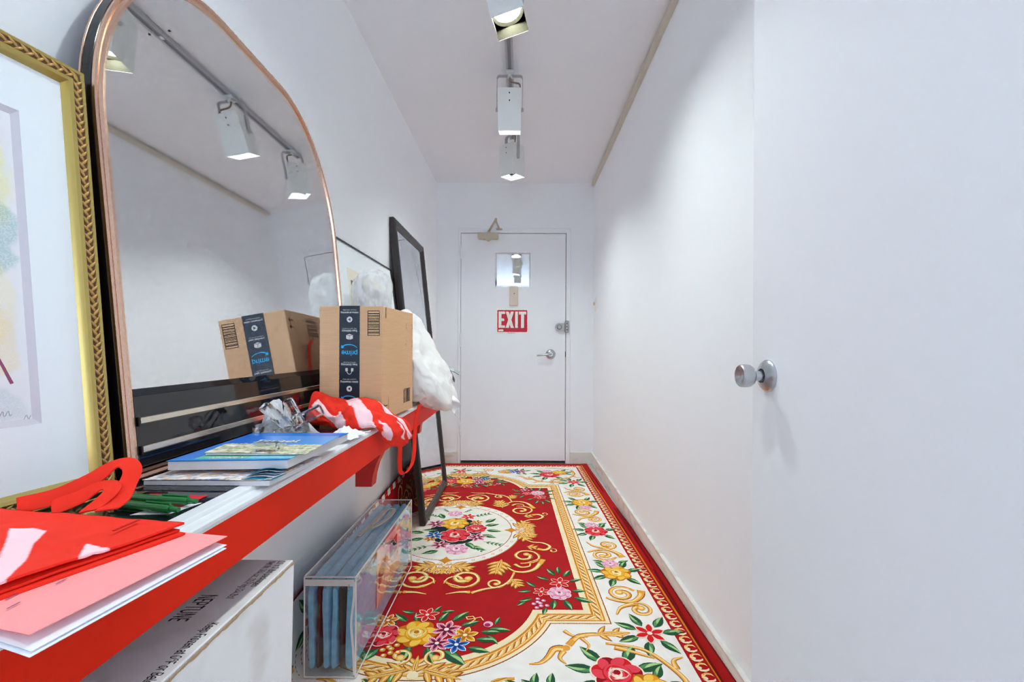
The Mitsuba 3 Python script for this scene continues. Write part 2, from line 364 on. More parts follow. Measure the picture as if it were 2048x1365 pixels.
part(t, 'red_field', prism(sbox(-0.2115, 1.1735, 0.0545, 1.369).buffer(-0.006).buffer(0.006), 0.0006, frame(V(0, 4.047, 0), V(1, 0, 0), V(0, 0, 1))), 'sign_red')
def letters_exit():
    y0, y1 = 1.211, 1.356; m = (y0 + y1) / 2; s = 0.022
    e = unary_union([sbox(-0.201, y0, -0.201 + 0.026, y1), sbox(-0.201, y0, -0.143, y0 + s), sbox(-0.201, y1 - s, -0.143, y1), sbox(-0.201, m - s / 2, -0.150, m + s / 2)])
    xl = unary_union([Polygon([(-0.138, y0), (-0.110, y0), (-0.064, y1), (-0.092, y1)]), Polygon([(-0.138, y1), (-0.110, y1), (-0.064, y0), (-0.092, y0)])])
    i = sbox(-0.054, y0, -0.029, y1)
    tt = unary_union([sbox(-0.021, y1 - s - 0.004, 0.046, y1), sbox(-0.001, y0, 0.026, y1)])
    return [e, xl, i, tt]
for g in letters_exit():
    part(t, 'letter', prism(g, 0.0006, frame(V(0, 4.0464, 0), V(1, 0, 0), V(0, 0, 1))), 'sign_white')
part(t, 'maker_mark', bx(-0.202, -0.158, 4.0458, 4.0464, 1.180, 1.197), 'sign_white')
part(t, 'small_print', cat_([bx(-0.118 + k * 0.011, -0.110 + k * 0.011, 4.0466, 4.0472, 1.163, 1.167) for k in range(6)]), 'sign_red', kind='stuff')

t = thing('switch_plate', 'small light switch seen edge-on at the far end of the right wall', 'switch')
part(t, 'plate', bx(0.639, XR, 3.90, 3.972, 1.355, 1.47, 0.002), 'sign_white')
part(t, 'toggle', bx(0.622, 0.64, 3.93, 3.942, 1.405, 1.432, 0.002), 'beige_plastic')

# the near door on the right with its knob
D2 = struct('door_2', bx(0.52, 0.555, 0.27, 1.022, 0.012, 2.04, 0.0015), 'near_door_paint', 'white flush door standing open along the right side')
KP = [(0, 0.0), (0.034, 0.0), (0.034, 0.003), (0.030, 0.008), (0.020, 0.0125), (0.0155, 0.015)]
KN = [(0.0105, 0.012), (0.0105, 0.030), (0.0135, 0.031), (0.019, 0.034), (0.0232, 0.040), (0.0242, 0.050), (0.0236, 0.058), (0.0215, 0.0605), (0.0185, 0.0597), (0.012, 0.055), (0.006, 0.0535), (0, 0.053)]
for s, xx in ((-1, 0.52), (1, 0.555)):
    M = frame(V(xx, 0.957, 0.974), V(0, -s, 0), V(0, 0, 1), V(s, 0, 0))
    k = part(D2, 'door_knob', moved(lathe(KN, 40), M), 'steel', smooth=30, label='brushed silver round door knob')
    part(k, 'rose', moved(lathe(KP, 40), M), 'steel', smooth=35)
for z in (0.25, 1.0, 1.8):
    part(D2, 'hinge', cyl((0.522, 0.262, z), (0.522, 0.262, z + 0.09), 0.006, 12), 'door_paint', smooth=40)

# ------------------------------------------------------------------ the frosted window at the hall's back end
W1 = struct('window_1', moved(rect_frame(1.16, 1.62, [(0, 0), (0, 0.03), (0.05, 0.03), (0.05, 0)]), frame(V(-0.11, -2.8, 1.2), V(-1, 0, 0), V(0, 0, 1))), 'trim_paint', 'tall frosted window at the back end of the hall')
part(W1, 'mullion', bx(-0.125, -0.095, -2.8, -2.775, 0.44, 1.96), 'trim_paint')
for x0, x1 in ((-0.64, -0.126), (-0.094, 0.42)):
    part(W1, 'pane', bx(x0, x1, -2.798, -2.79, 0.44, 1.96), 'lamp_white', emitter={'type': 'area', 'radiance': {'type': 'rgb', 'value': WINDOW}})

# ------------------------------------------------------------------ track with its spot lamps
XT = -0.065
t = thing('light_track', 'narrow grey metal light track running along the middle of the ceiling', 'light track')
part(t, 'channel', cat_([bx(XT - 0.019, XT - 0.008, -0.5, 3.17, 2.482, ZC, 0.001), bx(XT + 0.008, XT + 0.019, -0.5, 3.17, 2.482, ZC, 0.001), bx(XT - 0.008, XT + 0.008, -0.5, 3.17, 2.497, ZC)]), 'track_grey')
part(t, 'slot', bx(XT - 0.008, XT + 0.008, -0.498, 3.168, 2.486, 2.497), 'dark_slot')
part(t, 'coupling', cat_([bx(XT - 0.007, XT + 0.007, 1.93, 1.95, 2.480, 2.4865, 0.001)]), 'lamp_white')
oc = Polygon([(-0.075, -0.045), (-0.045, -0.075), (0.045, -0.075), (0.075, -0.045), (0.075, 0.045), (0.045, 0.075), (-0.045, 0.075), (-0.075, 0.045)])
t = thing('junction_plate', 'white cover plate on the ceiling over the light track', 'cover plate')
part(t, 'plate', prism(oc.difference(sbox(-0.0205, -1, 0.0205, 1)), 0.006, frame(V(XT, 1.93, ZC - 0.006), V(1, 0, 0), V(0, 1, 0))), 'ceiling_paint')
for s in (-1, 1):
    part(t, 'screw', cyl((XT + s * 0.042, 1.93, ZC - 0.0085), (XT + s * 0.042, 1.93, ZC - 0.005), 0.005, 10), 'screw_dark')

def ribbon(path, wdir, w, th):
    """a flat strap along the path, w wide along wdir (one direction, or several spread along it), th thick"""
    p = np.asarray(path, float); wd = np.atleast_2d(np.asarray(wdir, float)); u = np.linspace(0, 1, len(wd))
    wd = np.stack([np.interp(np.linspace(0, 1, len(p)), u, wd[:, k]) for k in range(3)], 1) if len(wd) > 1 else np.repeat(wd, len(p), 0)
    wd = wd / np.linalg.norm(wd, axis=1, keepdims=True) * w / 2
    return sheet(np.stack([p - wd, p + wd], 1), th)

def spot(label, mid, d, spin, cord, mount=None, yspin=0.0, power=1.0, inner='lamp_inner_white'):
    t = thing('spot_lamp', label, 'spot lamp')
    mid = V(*mid); x, y, z = axes(-unit(d), (math.sin(spin), math.cos(spin), 0))
    M = frame(mid + unit(d) * 0.11, x, y, z)              # local origin: the open end; z towards the back
    h, w, LB = 0.06, 0.0025, 0.202
    hs = part(t, 'housing', moved(cat_([bx(-h, h, -h, -h + w, 0, LB), bx(-h, h, h - w, h, 0, LB), bx(-h, -h + w, -h + w, h - w, 0, LB), bx(h - w, h, -h + w, h - w, 0, LB), bx(-h + w, h - w, -h + w, h - w, LB - 0.0025, LB)]), M), 'lamp_white')
    for q in (0.178, 0.143):
        parts(hs, 'screw', [moved(cyl((0, s * h, q), (0, s * (h + 0.0012), q), 0.0036, 10), M) for s in (1, -1)], 'screw_dark')
    ring = [(0.0485, 0.05), (0.052, 0.046), (0.0545, 0.043), (0.0565, 0.041), (0.0565, 0.043), (0.053, 0.052), (0.0485, 0.056)]
    part(t, 'reflector', moved(cat_([lathe(ring + ring[:1], 36), bx(-h + w, h - w, -h + w, h - w, 0.057, 0.06)] + [bx(-h + w, h - w, s * (h - w) - 0.0006, s * (h - w) + 0.0006, 0.001, 0.057) for s in (1, -1)] + [bx(s * (h - w) - 0.0006, s * (h - w) + 0.0006, -h + w, h - w, 0.001, 0.057) for s in (1, -1)]), M), inner, smooth=35)
    lens = moved(disc(0.049), M @ frame(V(0, 0, 0.05), V(1, 0, 0), V(0, -1, 0), V(0, 0, -1)))
    part(t, 'lens', lens, 'lamp_white', emitter={'type': 'area', 'radiance': {'type': 'rgb', 'value': [power * c for c in LAMP]}})
    top = V(*(mount or (XT, mid[1], 0))); top[2] = 2.464
    part(t, 'adapter', cat_([bx(top[0] - 0.02, top[0] + 0.02, top[1] - 0.032, top[1] + 0.032, 2.470, 2.4845, 0.003), cyl((top[0], top[1], 2.46), (top[0], top[1], 2.472), 0.013, 14)]), 'lamp_white', smooth=40)
    px = V(math.cos(yspin), math.sin(yspin), 0); a, b = mid + px * (h + 0.006), mid - px * (h + 0.006)
    ta, tb = V(*(top + px * (h + 0.006))), V(*(top - px * (h + 0.006)))
    dn = V(0, 0, 0.012)
    path = np.vstack([[a], [ta - dn], spline([ta - dn, ta - dn * 0.3 - px * 0.004, ta - px * 0.012], 5)[1:], [tb + px * 0.012], spline([tb + px * 0.012, tb - dn * 0.3 + px * 0.004, tb - dn], 5)[1:], [b]])
    part(t, 'yoke', ribbon(path, np.cross(px, V(0, 0, 1)), 0.022, 0.003), 'track_grey')
    parts(t, 'pivot', [cyl(mid + s * px * (h - 0.001), mid + s * px * (h + 0.014), 0.0095, 14) for s in (1, -1)], 'track_grey', smooth=40)
    back = mid - unit(d) * 0.094
    part(t, 'cord', tube(spline([top + V(0, 0.004, -0.004), top + V(0.0, -0.006, -0.03) + px * 0.004, top + px * 0.030 + V(0, 0.01, -0.028), back + px * 0.052 + V(0, 0, 0.03), back + px * 0.056 + V(0, 0, -0.004)] if cord else [top + V(0, 0.004, -0.004), top - px * 0.032 + V(0, 0, -0.02), back - px * 0.036 + V(0, 0, 0.02), back - px * 0.028], 26), 0.0045, 8), 'cord_brown', smooth=60)
    return t

d1 = unit(V(0.22, -0.07, -0.97))
spot('white square spot lamp nearest the camera, its bright lens facing down', tuple(V(-0.043, 1.63, 2.19) - d1 * 0.11), d1, math.radians(10), True, mount=(XT, 1.66, 0), yspin=math.radians(20), power=1.25, inner='lamp_inner')
spot('white square spot lamp in the middle of the track, its flat side facing the camera', (-0.065, 2.40, 2.287), (0, 0.27, -0.96), 0.0, True)
spot('white square spot lamp farthest along the track, turned cornerwise', (-0.065, 3.05, 2.29), (0.03, 0.05, -1.0), math.radians(38), False, yspin=math.radians(128))
spot('white square spot lamp on the track above the camera, out of view', (-0.065, 0.98, 2.29), (-0.14, 0.05, -0.99), 0.0, True, power=0.85)
spot('white square spot lamp on the track behind the camera', (-0.065, 0.1, 2.29), (0.0, -0.2, -0.97), 0.0, True, power=0.62)

# ------------------------------------------------------------------ the wall shelf
ZS, XF, YS = 0.805, -0.413, 2.55
WS = thing('wall_shelf', 'long red-fronted wall shelf with a glossy black top and white edge along the left wall', 'shelf')
part(WS, 'top', bx(XL, -0.455, 0.12, YS, ZS - 0.022, ZS, 0.001), 'black_gloss', label='glossy black top')
ed = [(-0.455, ZS - 0.022), (-0.455, ZS), (-0.4345, ZS + 0.0005), (-0.431, ZS - 0.001), (-0.429, ZS - 0.005), (-0.416, ZS - 0.006), (-0.4125, ZS - 0.0085), (-0.412, ZS - 0.013), (-0.414, ZS - 0.022)]
part(WS, 'edging', prism(Polygon([(x, z) for x, z in ed]), YS - 0.12, frame(V(0, YS, 0), V(1, 0, 0), V(0, 0, 1))), 'edge_white', label='white edge moulding')
part(WS, 'fascia', bx(-0.432, XF, 0.12, YS, 0.714, ZS - 0.0165, 0.0015), 'red_paint', label='red painted front board')
br = [(-0.519, 0.784), (-0.519, 0.592), (-0.468, 0.592), (-0.464, 0.625), (-0.455, 0.66), (-0.441, 0.69), (-0.434, 0.716), (-0.434, 0.784)]
for y, dz in ((1.43, 0.0), (2.10, 0.042)):
    part(WS, 'bracket', prism(Polygon([(x, min(z + dz, 0.784)) for x, z in br]), 0.045, frame(V(0, y + 0.045, 0), V(1, 0, 0), V(0, 0, 1))), 'bracket_red')
part(WS, 'wall_batten', bx(XL, XL + 0.03, 0.12, YS, ZS - 0.07, ZS - 0.022), 'bracket_red')

# ------------------------------------------------------------------ arch mirror leaning on the shelf
psi, tau = math.radians(0.35), math.radians(5.5)
mn = V(math.cos(tau) * math.cos(psi), math.cos(tau) * math.sin(psi), math.sin(tau)); mu = V(-math.sin(psi), math.cos(psi), 0); mv = np.cross(mn, mu)
MM = frame(V(-0.658, 0.9, 1.03), mu, mv, mn)
def mirror_outline():
    a = np.linspace(0, np.pi / 2, 22); u0, u1, v0, v1 = -0.165, 0.815, -0.224, 0.803
    right = np.stack([0.485 + 0.33 * np.cos(a), 0.383 + 0.42 * np.sin(a)], 1)
    left = np.stack([0.215 - 0.38 * np.sin(a), 0.383 + 0.42 * np.cos(a)], 1)
    bot = np.array([[u0 + 0.004, v0], [u1 - 0.004, v0], [u1, v0 + 0.004]])
    return np.vstack([bot, right, left, [[u0, v0 + 0.004]]])
mo = resample(mirror_outline(), 220)
t = thing('arch_mirror', 'large round-topped copper framed mirror with a black glass foot leaning on the red shelf', 'mirror')
part(t, 'side', moved(loop_frame(mo, [(0, -0.019), (0, -0.001), (0.003, 0.0), (0.003, -0.019)]), MM), 'black_lacquer', smooth=40, label='black outer edge')
part(t, 'frame', moved(loop_frame(mo, [(0.001, -0.004), (0.001, 0.004), (0.004, 0.006), (0.009, 0.0035), (0.013, 0.0065), (0.018, 0.0065), (0.0205, 0.0), (0.0205, -0.004)]), MM), 'copper', smooth=30, label='copper front band')
part(t, 'outer_bead', moved(loop_frame(mo, [(-0.0012, -0.0205), (-0.0012, -0.0175), (0.003, -0.0165), (0.003, -0.0205)]), MM), 'copper', smooth=40)
pl = Polygon(mo).buffer(-0.012)
part(t, 'glass', prism(pl, 0.004, MM @ frame(V(0, 0, -0.004), V(1, 0, 0), V(0, 1, 0))), 'mirror_glass')
part(t, 'back_board', prism(Polygon(mo).buffer(-0.004), 0.003, MM @ frame(V(0, 0, -0.019), V(1, 0, 0), V(0, 1, 0))), 'black_lacquer')
gb = part(t, 'base_panel', moved(bx(-0.1435, 0.794, -0.203, -0.084, 0.0005, 0.005, 0.0006), MM), 'black_gloss', label='black glass panel across the foot of the mirror')
part(gb, 'bevel', moved(prism(Polygon([(0.0005, -0.084), (0.005, -0.084), (0.0012, -0.072), (0.0005, -0.072)]), 0.9375, frame(V(-0.1435, 0, 0), V(0, 0, 1), V(0, 1, 0), V(1, 0, 0))), MM), 'black_gloss')
for v in (-0.126, -0.174):
    st = part(t, 'strip', moved(bx(-0.142, 0.792, v - 0.0055, v + 0.0055, 0.005, 0.0105, 0.0012), MM), 'chrome', label='bright metal strip')
    part(st, 'end_cap', moved(bx(-0.1435, -0.1405, v - 0.0085, v + 0.0065, 0.005, 0.0112), MM), 'black_lacquer')

# ------------------------------------------------------------------ gold framed print at the left
gp, gt = math.radians(8.7), math.radians(5.4)
gn = V(math.cos(gt) * math.cos(gp), -math.cos(gt) * math.sin(gp), math.sin(gt)); gu = V(math.sin(gp), math.cos(gp), 0); gv = np.cross(gn, gu)
GW, GH = 0.52, 0.662
GC = V(-0.636, 0.716, 0.8055)                                   # lower right outer corner of the front
GM = frame(GC - gu * GW / 2 + gv * GH / 2, gu, gv, gn)
t = thing('gold_framed_print', 'pastel print behind a wide white mat in a carved gold frame on the shelf', 'picture')
part(t, 'frame', moved(rect_frame(GW, GH, [(0, -0.018), (0, -0.001), (0.003, 0.002), (0.006, 0.0005), (0.0075, -0.002), (0.0185, 0.0), (0.020, 0.003), (0.0245, 0.001), (0.027, -0.005), (0.030, -0.009), (0.030, -0.018)]), GM), 'gold_leaf', smooth=25, label='gold frame')
rng = np.random.default_rng(5)
def leaf_pts(L, w, n=7):
    u = np.linspace(0, 1, n); s = w / 2 * np.sin(np.pi * u ** 0.8)
    return np.vstack([np.stack([u * L, s], 1), np.stack([u[::-1] * L, -s[::-1]], 1)[1:-1]])
orn = []
def ornaments(p0, p1, inward):
    p0, p1 = V(*p0), V(*p1); L = np.linalg.norm(p1 - p0); e = (p1 - p0) / L; n = int(L / 0.0062)
    for k in range(n):
        c = p0 + e * (k + 0.5) * L / n; s = 1 if k % 2 else -1
        ang = math.atan2(e[1], e[0]) + s * (0.55 + 0.25 * rng.random())
        pts = leaf_pts(0.0145 + 0.004 * rng.random(), 0.0048); R = np.array([[math.cos(ang), -math.sin(ang)], [math.sin(ang), math.cos(ang)]])
        q = (pts - [0.007, 0]) @ R.T + c + s * 0.0016 * np.array([-e[1], e[0]]); m = blob(q, 0.0042, 3); m.apply_translation([0, 0, 0.0006]); orn.append(m)
i = 0.013
for a, b in (((-GW / 2 + i, -GH / 2 + i), (GW / 2 - i, -GH / 2 + i)), ((GW / 2 - i, -GH / 2 + i), (GW / 2 - i, GH / 2 - i)), ((GW / 2 - i, GH / 2 - i), (-GW / 2 + i, GH / 2 - i))):
    ornaments(a, b, i)
part(t, 'carved_ground', moved(rect_frame(GW, GH, [(0.0072, -0.004), (0.0072, -0.0008), (0.0132, 0.0006), (0.0188, -0.0002), (0.0188, -0.004)]), GM), 'carved_ground', label='dark ground of the carving')
part(t, 'carving', moved(cat_(orn), GM), 'gold_carved', smooth=60, kind='stuff', label='carved leaf ornament on the frame')
wx, wy = GW / 2 - 0.03, GH / 2 - 0.03
win = sbox(-wx + 0.1, -0.213, 0.1755, 0.229)
part(t, 'mat', prism(sbox(-wx - 0.001, -wy - 0.001, wx + 0.001, wy + 0.001).difference(win), 0.0035, GM @ frame(V(0, 0, -0.0125), V(1, 0, 0), V(0, 1, 0))), 'mat_board', label='white mat')
bw, bh = win.bounds[2] - win.bounds[0], win.bounds[3] - win.bounds[1]
part(t, 'mat_bevel', moved(rect_frame(bw, bh, [(-0.0005, -0.0092), (0.0, -0.009), (0.0085, -0.0126), (-0.0005, -0.0126)]), GM @ frame(V((win.bounds[0] + win.bounds[2]) / 2, (win.bounds[1] + win.bounds[3]) / 2, 0), V(1, 0, 0), V(0, 1, 0))), 'mat_bevel')
GMI = np.linalg.inv(GM)
def print_col(p, n, uv):
    q = [sum(float(GMI[r, c]) * v for c, v in enumerate((p.x, p.y, p.z))) + float(GMI[r, 3]) for r in (0, 1)]
    a, b = q[0] - 0.073, q[1]; g = mikit.noise(a * 900, b * 900); w = mikit.fbm(a * 30, b * 30, 3, 3)
    c = mikit.mix(lin((236, 234, 234)).tolist(), lin((226, 226, 230)).tolist(), w)
    def patch(x, y, rx, ry, colr, k):
        nonlocal c
        d = dr.sqrt(dr.square((a - x) / rx) + dr.square((b - y) / ry)) + (w - 0.5) * 0.9
        c = mikit.mix(c, lin(colr).tolist(), (1 - mikit.smoothstep(0.75, 1.05, d)) * k * 0.62 * (0.55 + 0.45 * mikit.smoothstep(0.3, 0.6, g)))
    patch(0.055, 0.13, 0.034, 0.09, (232, 224, 140), 0.9); patch(0.06, 0.045, 0.042, 0.05, (120, 176, 172), 0.85); patch(0.04, -0.05, 0.05, 0.06, (238, 220, 150), 0.6)
    patch(0.05, -0.10, 0.042, 0.05, (236, 206, 130), 0.7); patch(0.03, -0.18, 0.07, 0.035, (190, 204, 208), 0.8); patch(-0.03, -0.02, 0.05, 0.1, (224, 160, 168), 0.6); patch(-0.06, 0.1, 0.06, 0.06, (160, 190, 216), 0.7)
    return c
mat('print_paper', mikit.proc(print_col), 0.7, 0.2)
pr = part(t, 'print', prism(sbox(-wx + 0.09, -0.222, 0.192, 0.238), 0.001, GM @ frame(V(0, 0, -0.0137), V(1, 0, 0), V(0, 1, 0))), 'print_paper', label='pastel print')
def stroke(pts, w0, w1, n=24):
    """a tapered brush stroke: polygon round a spline"""
    p = spline([(x, y, 0) for x, y in pts], n)[:, :2]; tg = np.gradient(p, axis=0); tg /= np.linalg.norm(tg, axis=1, keepdims=True) + 1e-12
    nr = np.stack([-tg[:, 1], tg[:, 0]], 1); u = np.linspace(0, 1, n)[:, None]; w = (w0 + (w1 - w0) * u) / 2
    return Polygon(np.vstack([p + nr * w, (p - nr * w)[::-1]])).buffer(0)
mat('crayon_plum', (150, 84, 110), 0.8, 0.1)
mat('pencil_grey', (150, 150, 156), 0.8, 0.1)
part(pr, 'drawn_line', prism(unary_union([stroke([(0.093, -0.06), (0.128, -0.105), (0.148, -0.155)], 0.0015, 0.004), stroke([(0.103, -0.02), (0.123, -0.04), (0.133, -0.06)], 0.001, 0.002)]), 0.0003, GM @ frame(V(0, 0, -0.0127), V(1, 0, 0), V(0, 1, 0))), 'crayon_plum')
sig = [stroke([(0.103 + 0.006 * k, -0.196), (0.106 + 0.006 * k, -0.191), (0.107 + 0.006 * k, -0.1975), (0.1095 + 0.006 * k, -0.196)], 0.0006, 0.0006, 14) for k in range(7)] + [stroke([(0.158, -0.205), (0.161, -0.199), (0.163, -0.205), (0.166, -0.2)], 0.0006, 0.0006, 14)]
part(pr, 'signature', prism(unary_union(sig), 0.0003, GM @ frame(V(0, 0, -0.0127), V(1, 0, 0), V(0, 1, 0))), 'pencil_grey')

# ------------------------------------------------------------------ white matted picture in a thin black frame, behind the box
pt = math.radians(7.6); pn = V(math.cos(pt), 0, math.sin(pt)); pu = V(0, 1, 0); pv = np.cross(pn, pu)
PW, PH = 0.80, 0.668
PMx = frame(V(-0.640, 2.545, ZS) - pu * PW / 2 + pv * PH / 2, pu, pv, pn)
t = thing('black_framed_picture', 'white matted picture in a thin black frame leaning on the wall behind the cardboard box', 'picture')
part(t, 'frame', moved(rect_frame(PW, PH, [(0, -0.016), (0, 0), (0.006, 0), (0.006, -0.016)]), PMx), 'thin_black', label='thin black frame')
part(t, 'mat', moved(bx(-PW / 2 + 0.005, PW / 2 - 0.005, -PH / 2 + 0.005, PH / 2 - 0.005, -0.012, -0.006), PMx), 'mat_board', label='white mat')
mat('photo_cream', (236, 226, 206), 0.6, 0.2); mat('photo_brown', (112, 88, 72), 0.4, 0.3); mat('photo_slate', (92, 100, 108), 0.4, 0.3)
part(t, 'mount', moved(bx(-0.272, 0.275, -0.21, 0.228, -0.006, -0.0052), PMx), 'photo_cream')
ph = part(t, 'photo', moved(bx(-0.245, 0.248, -0.18, 0.178, -0.0052, -0.0046), PMx), 'photo_slate', label='dark photograph')
part(ph, 'tree_shape', prism(Polygon([(-0.245, 0.178), (-0.19, 0.13), (-0.21, 0.07), (-0.18, 0.0), (-0.2, -0.08), (-0.18, -0.18), (-0.245, -0.18)]), 0.0003, PMx @ frame(V(0, 0, -0.0046), V(1, 0, 0), V(0, 1, 0))), 'photo_brown')

# ------------------------------------------------------------------ tall dark-framed mirror leaning on the left wall
tb, tt_ = V(-0.541, 2.60, 0.0115), V(-0.728, 2.60, 1.78)
ev = unit(tt_ - tb); eu = V(0, 1, 0); en = np.cross(eu, ev)
TH, TW = np.linalg.norm(tt_ - tb), 0.775
TM = frame(tb + ev * TH / 2 + eu * TW / 2, eu, ev, en)
t = thing('floor_mirror', 'tall mirror in a dark brown wooden frame leaning against the left wall', 'mirror')
part(t, 'frame', moved(rect_frame(TW, TH, [(0, -0.028), (0, -0.004), (0.008, 0.002), (0.02, 0.004), (0.034, 0.0), (0.040, -0.004), (0.046, -0.003), (0.058, -0.012), (0.058, -0.028)]), TM), 'espresso', smooth=22, label='dark brown moulded frame')
part(t, 'back_board', moved(bx(-TW / 2 + 0.002, TW / 2 - 0.002, -TH / 2 + 0.002, TH / 2 - 0.002, -0.034, -0.026), TM), 'espresso_side')
part(t, 'glass', moved(bx(-TW / 2 + 0.05, TW / 2 - 0.05, -TH / 2 + 0.05, TH / 2 - 0.05, -0.018, -0.013), TM), 'mirror_glass')
sc = unary_union([stroke([(0.13, 0.74), (0.16, 0.70), (0.15, 0.66), (0.19, 0.60), (0.20, 0.53)], 0.004, 0.001), stroke([(0.17, 0.73), (0.2, 0.68), (0.19, 0.62)], 0.003, 0.001), stroke([(0.10, 0.69), (0.14, 0.62), (0.17, 0.58)], 0.002, 0.001)])
part(t, 'scratches', prism(sc, 0.0003, TM @ frame(V(0, 0, -0.013), V(1, 0, 0), V(0, 1, 0))), 'strap_grey', label='dark scratches in the upper corner of the glass')

# ------------------------------------------------------------------ cardboard box, standing upside down
bphi = math.radians(4.2); bd = V(math.sin(bphi), math.cos(bphi), 0); bf = V(-math.cos(bphi), math.sin(bphi), 0)
B0 = V(-0.422, 1.382, ZS + 0.0035); BW, BD, BH = 0.197, 0.30, 0.348
BM = frame(B0, bf, bd, V(0, 0, 1))                              # x: along the front to the left, y: depth, z: up (left-handed, so sheets are boxes)
def inb(mesh): return moved(mesh, BM)
t = thing('cardboard_box', 'brown cardboard delivery box with navy tape standing upside down on the red shelf', 'box')
c = 0.004
def wall(x0, x1, y0, y1): return inb(bx(x0, x1, y0, y1, 0, BH, 0.0012))
part(t, 'body', cat_([wall(0, BW, 0, c), wall(0, BW, BD - c, BD), wall(0, c, c, BD - c), wall(BW - c, BW, c, BD - c), inb(bx(c, BW - c, c, BD - c, 0.0, c))]), 'cardboard')
parts(t, 'flap', [inb(bx(0.001, BW - 0.001, 0.001, BD / 2 - 0.0015, BH - 0.004, BH, 0.001)), inb(bx(0.001, BW - 0.001, BD / 2 + 0.0015, BD - 0.001, BH - 0.004, BH, 0.001))], 'cardboard')
S = 1.38 / 910; yz = lambda y: BH - (y - 613) * S              # photo row to height on the front
Mf = lambda x, z, y=-0.0002: BM @ frame(V(x, y, z), V(1, 0, 0), V(0, 0, -1), V(0, -1, 0))
tp = part(t, 'tape', inb(bx(0.070, 0.1335, -0.0012, 0.0003, 0.0, BH + 0.0005)), 'tape_navy', label='navy printed packing tape')
part(tp, 'tape_over', inb(bx(0.070, 0.1335, -0.0008, 0.03, BH, BH + 0.0009)), 'tape_navy')
xm = 0.1015; T0 = -0.0014
def tx(s, w, y, m='print_light', bold=True, name='lettering'):
    part(tp, name, text_w(s, w, Mf(xm, yz(y), T0), 0.0003, bold), m)
for y in (627.5, 767):
    tx('video streaming', 0.056, y - 3); tx('included with prime', 0.042, y - 7.5, bold=False)
    part(tp, 'play_icon', prism(Point(0, 0).buffer(0.0088).difference(Polygon([(0.0045, 0), (-0.003, 0.0048), (-0.003, -0.0048)])), 0.0003, Mf(xm, yz(y + 12.5), T0)), 'print_light')
tx('free delivery', 0.049, 661); tx('fast, free & convenient', 0.044, 657.5, bold=False)
bi = unary_union([Polygon([(-0.0105, 0.004), (-0.0005, 0.0075), (-0.0005, -0.0045), (-0.0105, -0.0075)]), Polygon([(0.0105, 0.004), (0.0005, 0.0075), (0.0005, -0.0045), (0.0105, -0.0075)]), Polygon([(-0.008, -0.0085), (0, -0.0056), (0.008, -0.0085), (0, -0.0105)])])
part(tp, 'parcel_icon', prism(bi, 0.0003, Mf(xm, yz(676), T0)), 'print_light')
tx('prime', 0.050, 703, 'print_cyan')
def smile():
    a = stroke([(0.024, 0.002), (0.014, -0.0045), (0.0, -0.0075), (-0.014, -0.006), (-0.0215, -0.001)], 0.002, 0.004)
    return unary_union([a, Polygon([(-0.026, 0.003), (-0.017, 0.0025), (-0.0245, -0.0055)]).buffer(0.0006)])
def smile_up():
    g = smile(); return affinity.scale(g, -1, 1, origin=(0, 0))
for y in (695.5, 799):
    part(tp, 'smile_arrow', prism(smile_up(), 0.0003, Mf(xm, yz(y), T0)), 'print_cyan')
tx('free listening', 0.051, 729); tx('millions of songs', 0.038, 725.5, bold=False)
hp = unary_union([stroke([(0.0075 * math.cos(a), 0.002 + 0.0095 * math.sin(a)) for a in np.linspace(math.pi, 0, 7)], 0.0016, 0.0016), sbox(-0.0115, -0.006, -0.0062, 0.002).buffer(0.001), sbox(0.0062, -0.006, 0.0115, 0.002).buffer(0.001)])
part(tp, 'headphones_icon', prism(hp, 0.0003, Mf(xm, yz(742.5), T0)), 'print_light')
def barcode(name, x0, x1, z0, z1, place, seed, horizontal=True, border=True):
    r = np.random.default_rng(seed); g = []
    if border: g.append(sbox(x0, z0, x1, z1).difference(sbox(x0 + 0.0018, z0 + 0.0018, x1 - 0.0018, z1 - 0.0018)))
    q, end = (z0 + 0.007, z1 - 0.008) if horizontal else (x0 + 0.003, x1 - 0.003)
    while q < end:
        w = r.choice([0.0008, 0.0012, 0.002, 0.0028]); g.append(sbox(x0 + 0.002, q, x1 - 0.002, q + w) if horizontal else sbox(q, z0 + 0.002, q + w, z1 - 0.002)); q += w + r.choice([0.001, 0.0016, 0.0026, 0.004])
    part(t, name, prism(unary_union(g), 0.0003, place), 'print_black', label='printed barcode')
barcode('barcode', 0.0075, 0.0455, 0.258, 0.334, BM @ frame(V(0, 0.0, 0), V(1, 0, 0), V(0, 0, 1), V(0, -1, 0)), 3)
PR = BM @ frame(V(0.0, 0, 0), V(0, 1, 0), V(0, 0, 1), V(-1, 0, 0))   # right side: y runs in depth
barcode('barcode', 0.20, 0.268, 0.030, 0.078, PR, 8, horizontal=False)
PLs = BM @ frame(V(BW, 0, 0), V(0, 1, 0), V(0, 0, 1), V(1, 0, 0))
barcode('barcode', 0.16, 0.25, 0.262, 0.334, PLs, 11)
def arrows(): return unary_union([sbox(0.058, 0.058, 0.0595, 0.102), sbox(0.022, 0.0745, 0.05, 0.077), Polygon([(0.014, 0.0757), (0.028, 0.083), (0.028, 0.0685)])])
part(t, 'arrow_mark', prism(unary_union([arrows(), affinity.translate(arrows().intersection(sbox(0, 0, 0.055, 1)), 0, 0.022)]), 0.0003, BM @ frame(V(BW, 0, 0.22), V(0, 1, 0), V(0, 0, 1), V(1, 0, 0))), 'print_black')
part(t, 'arrow_mark', prism(affinity.translate(arrows(), -0.004, -0.035), 0.0003, PR), 'print_black')
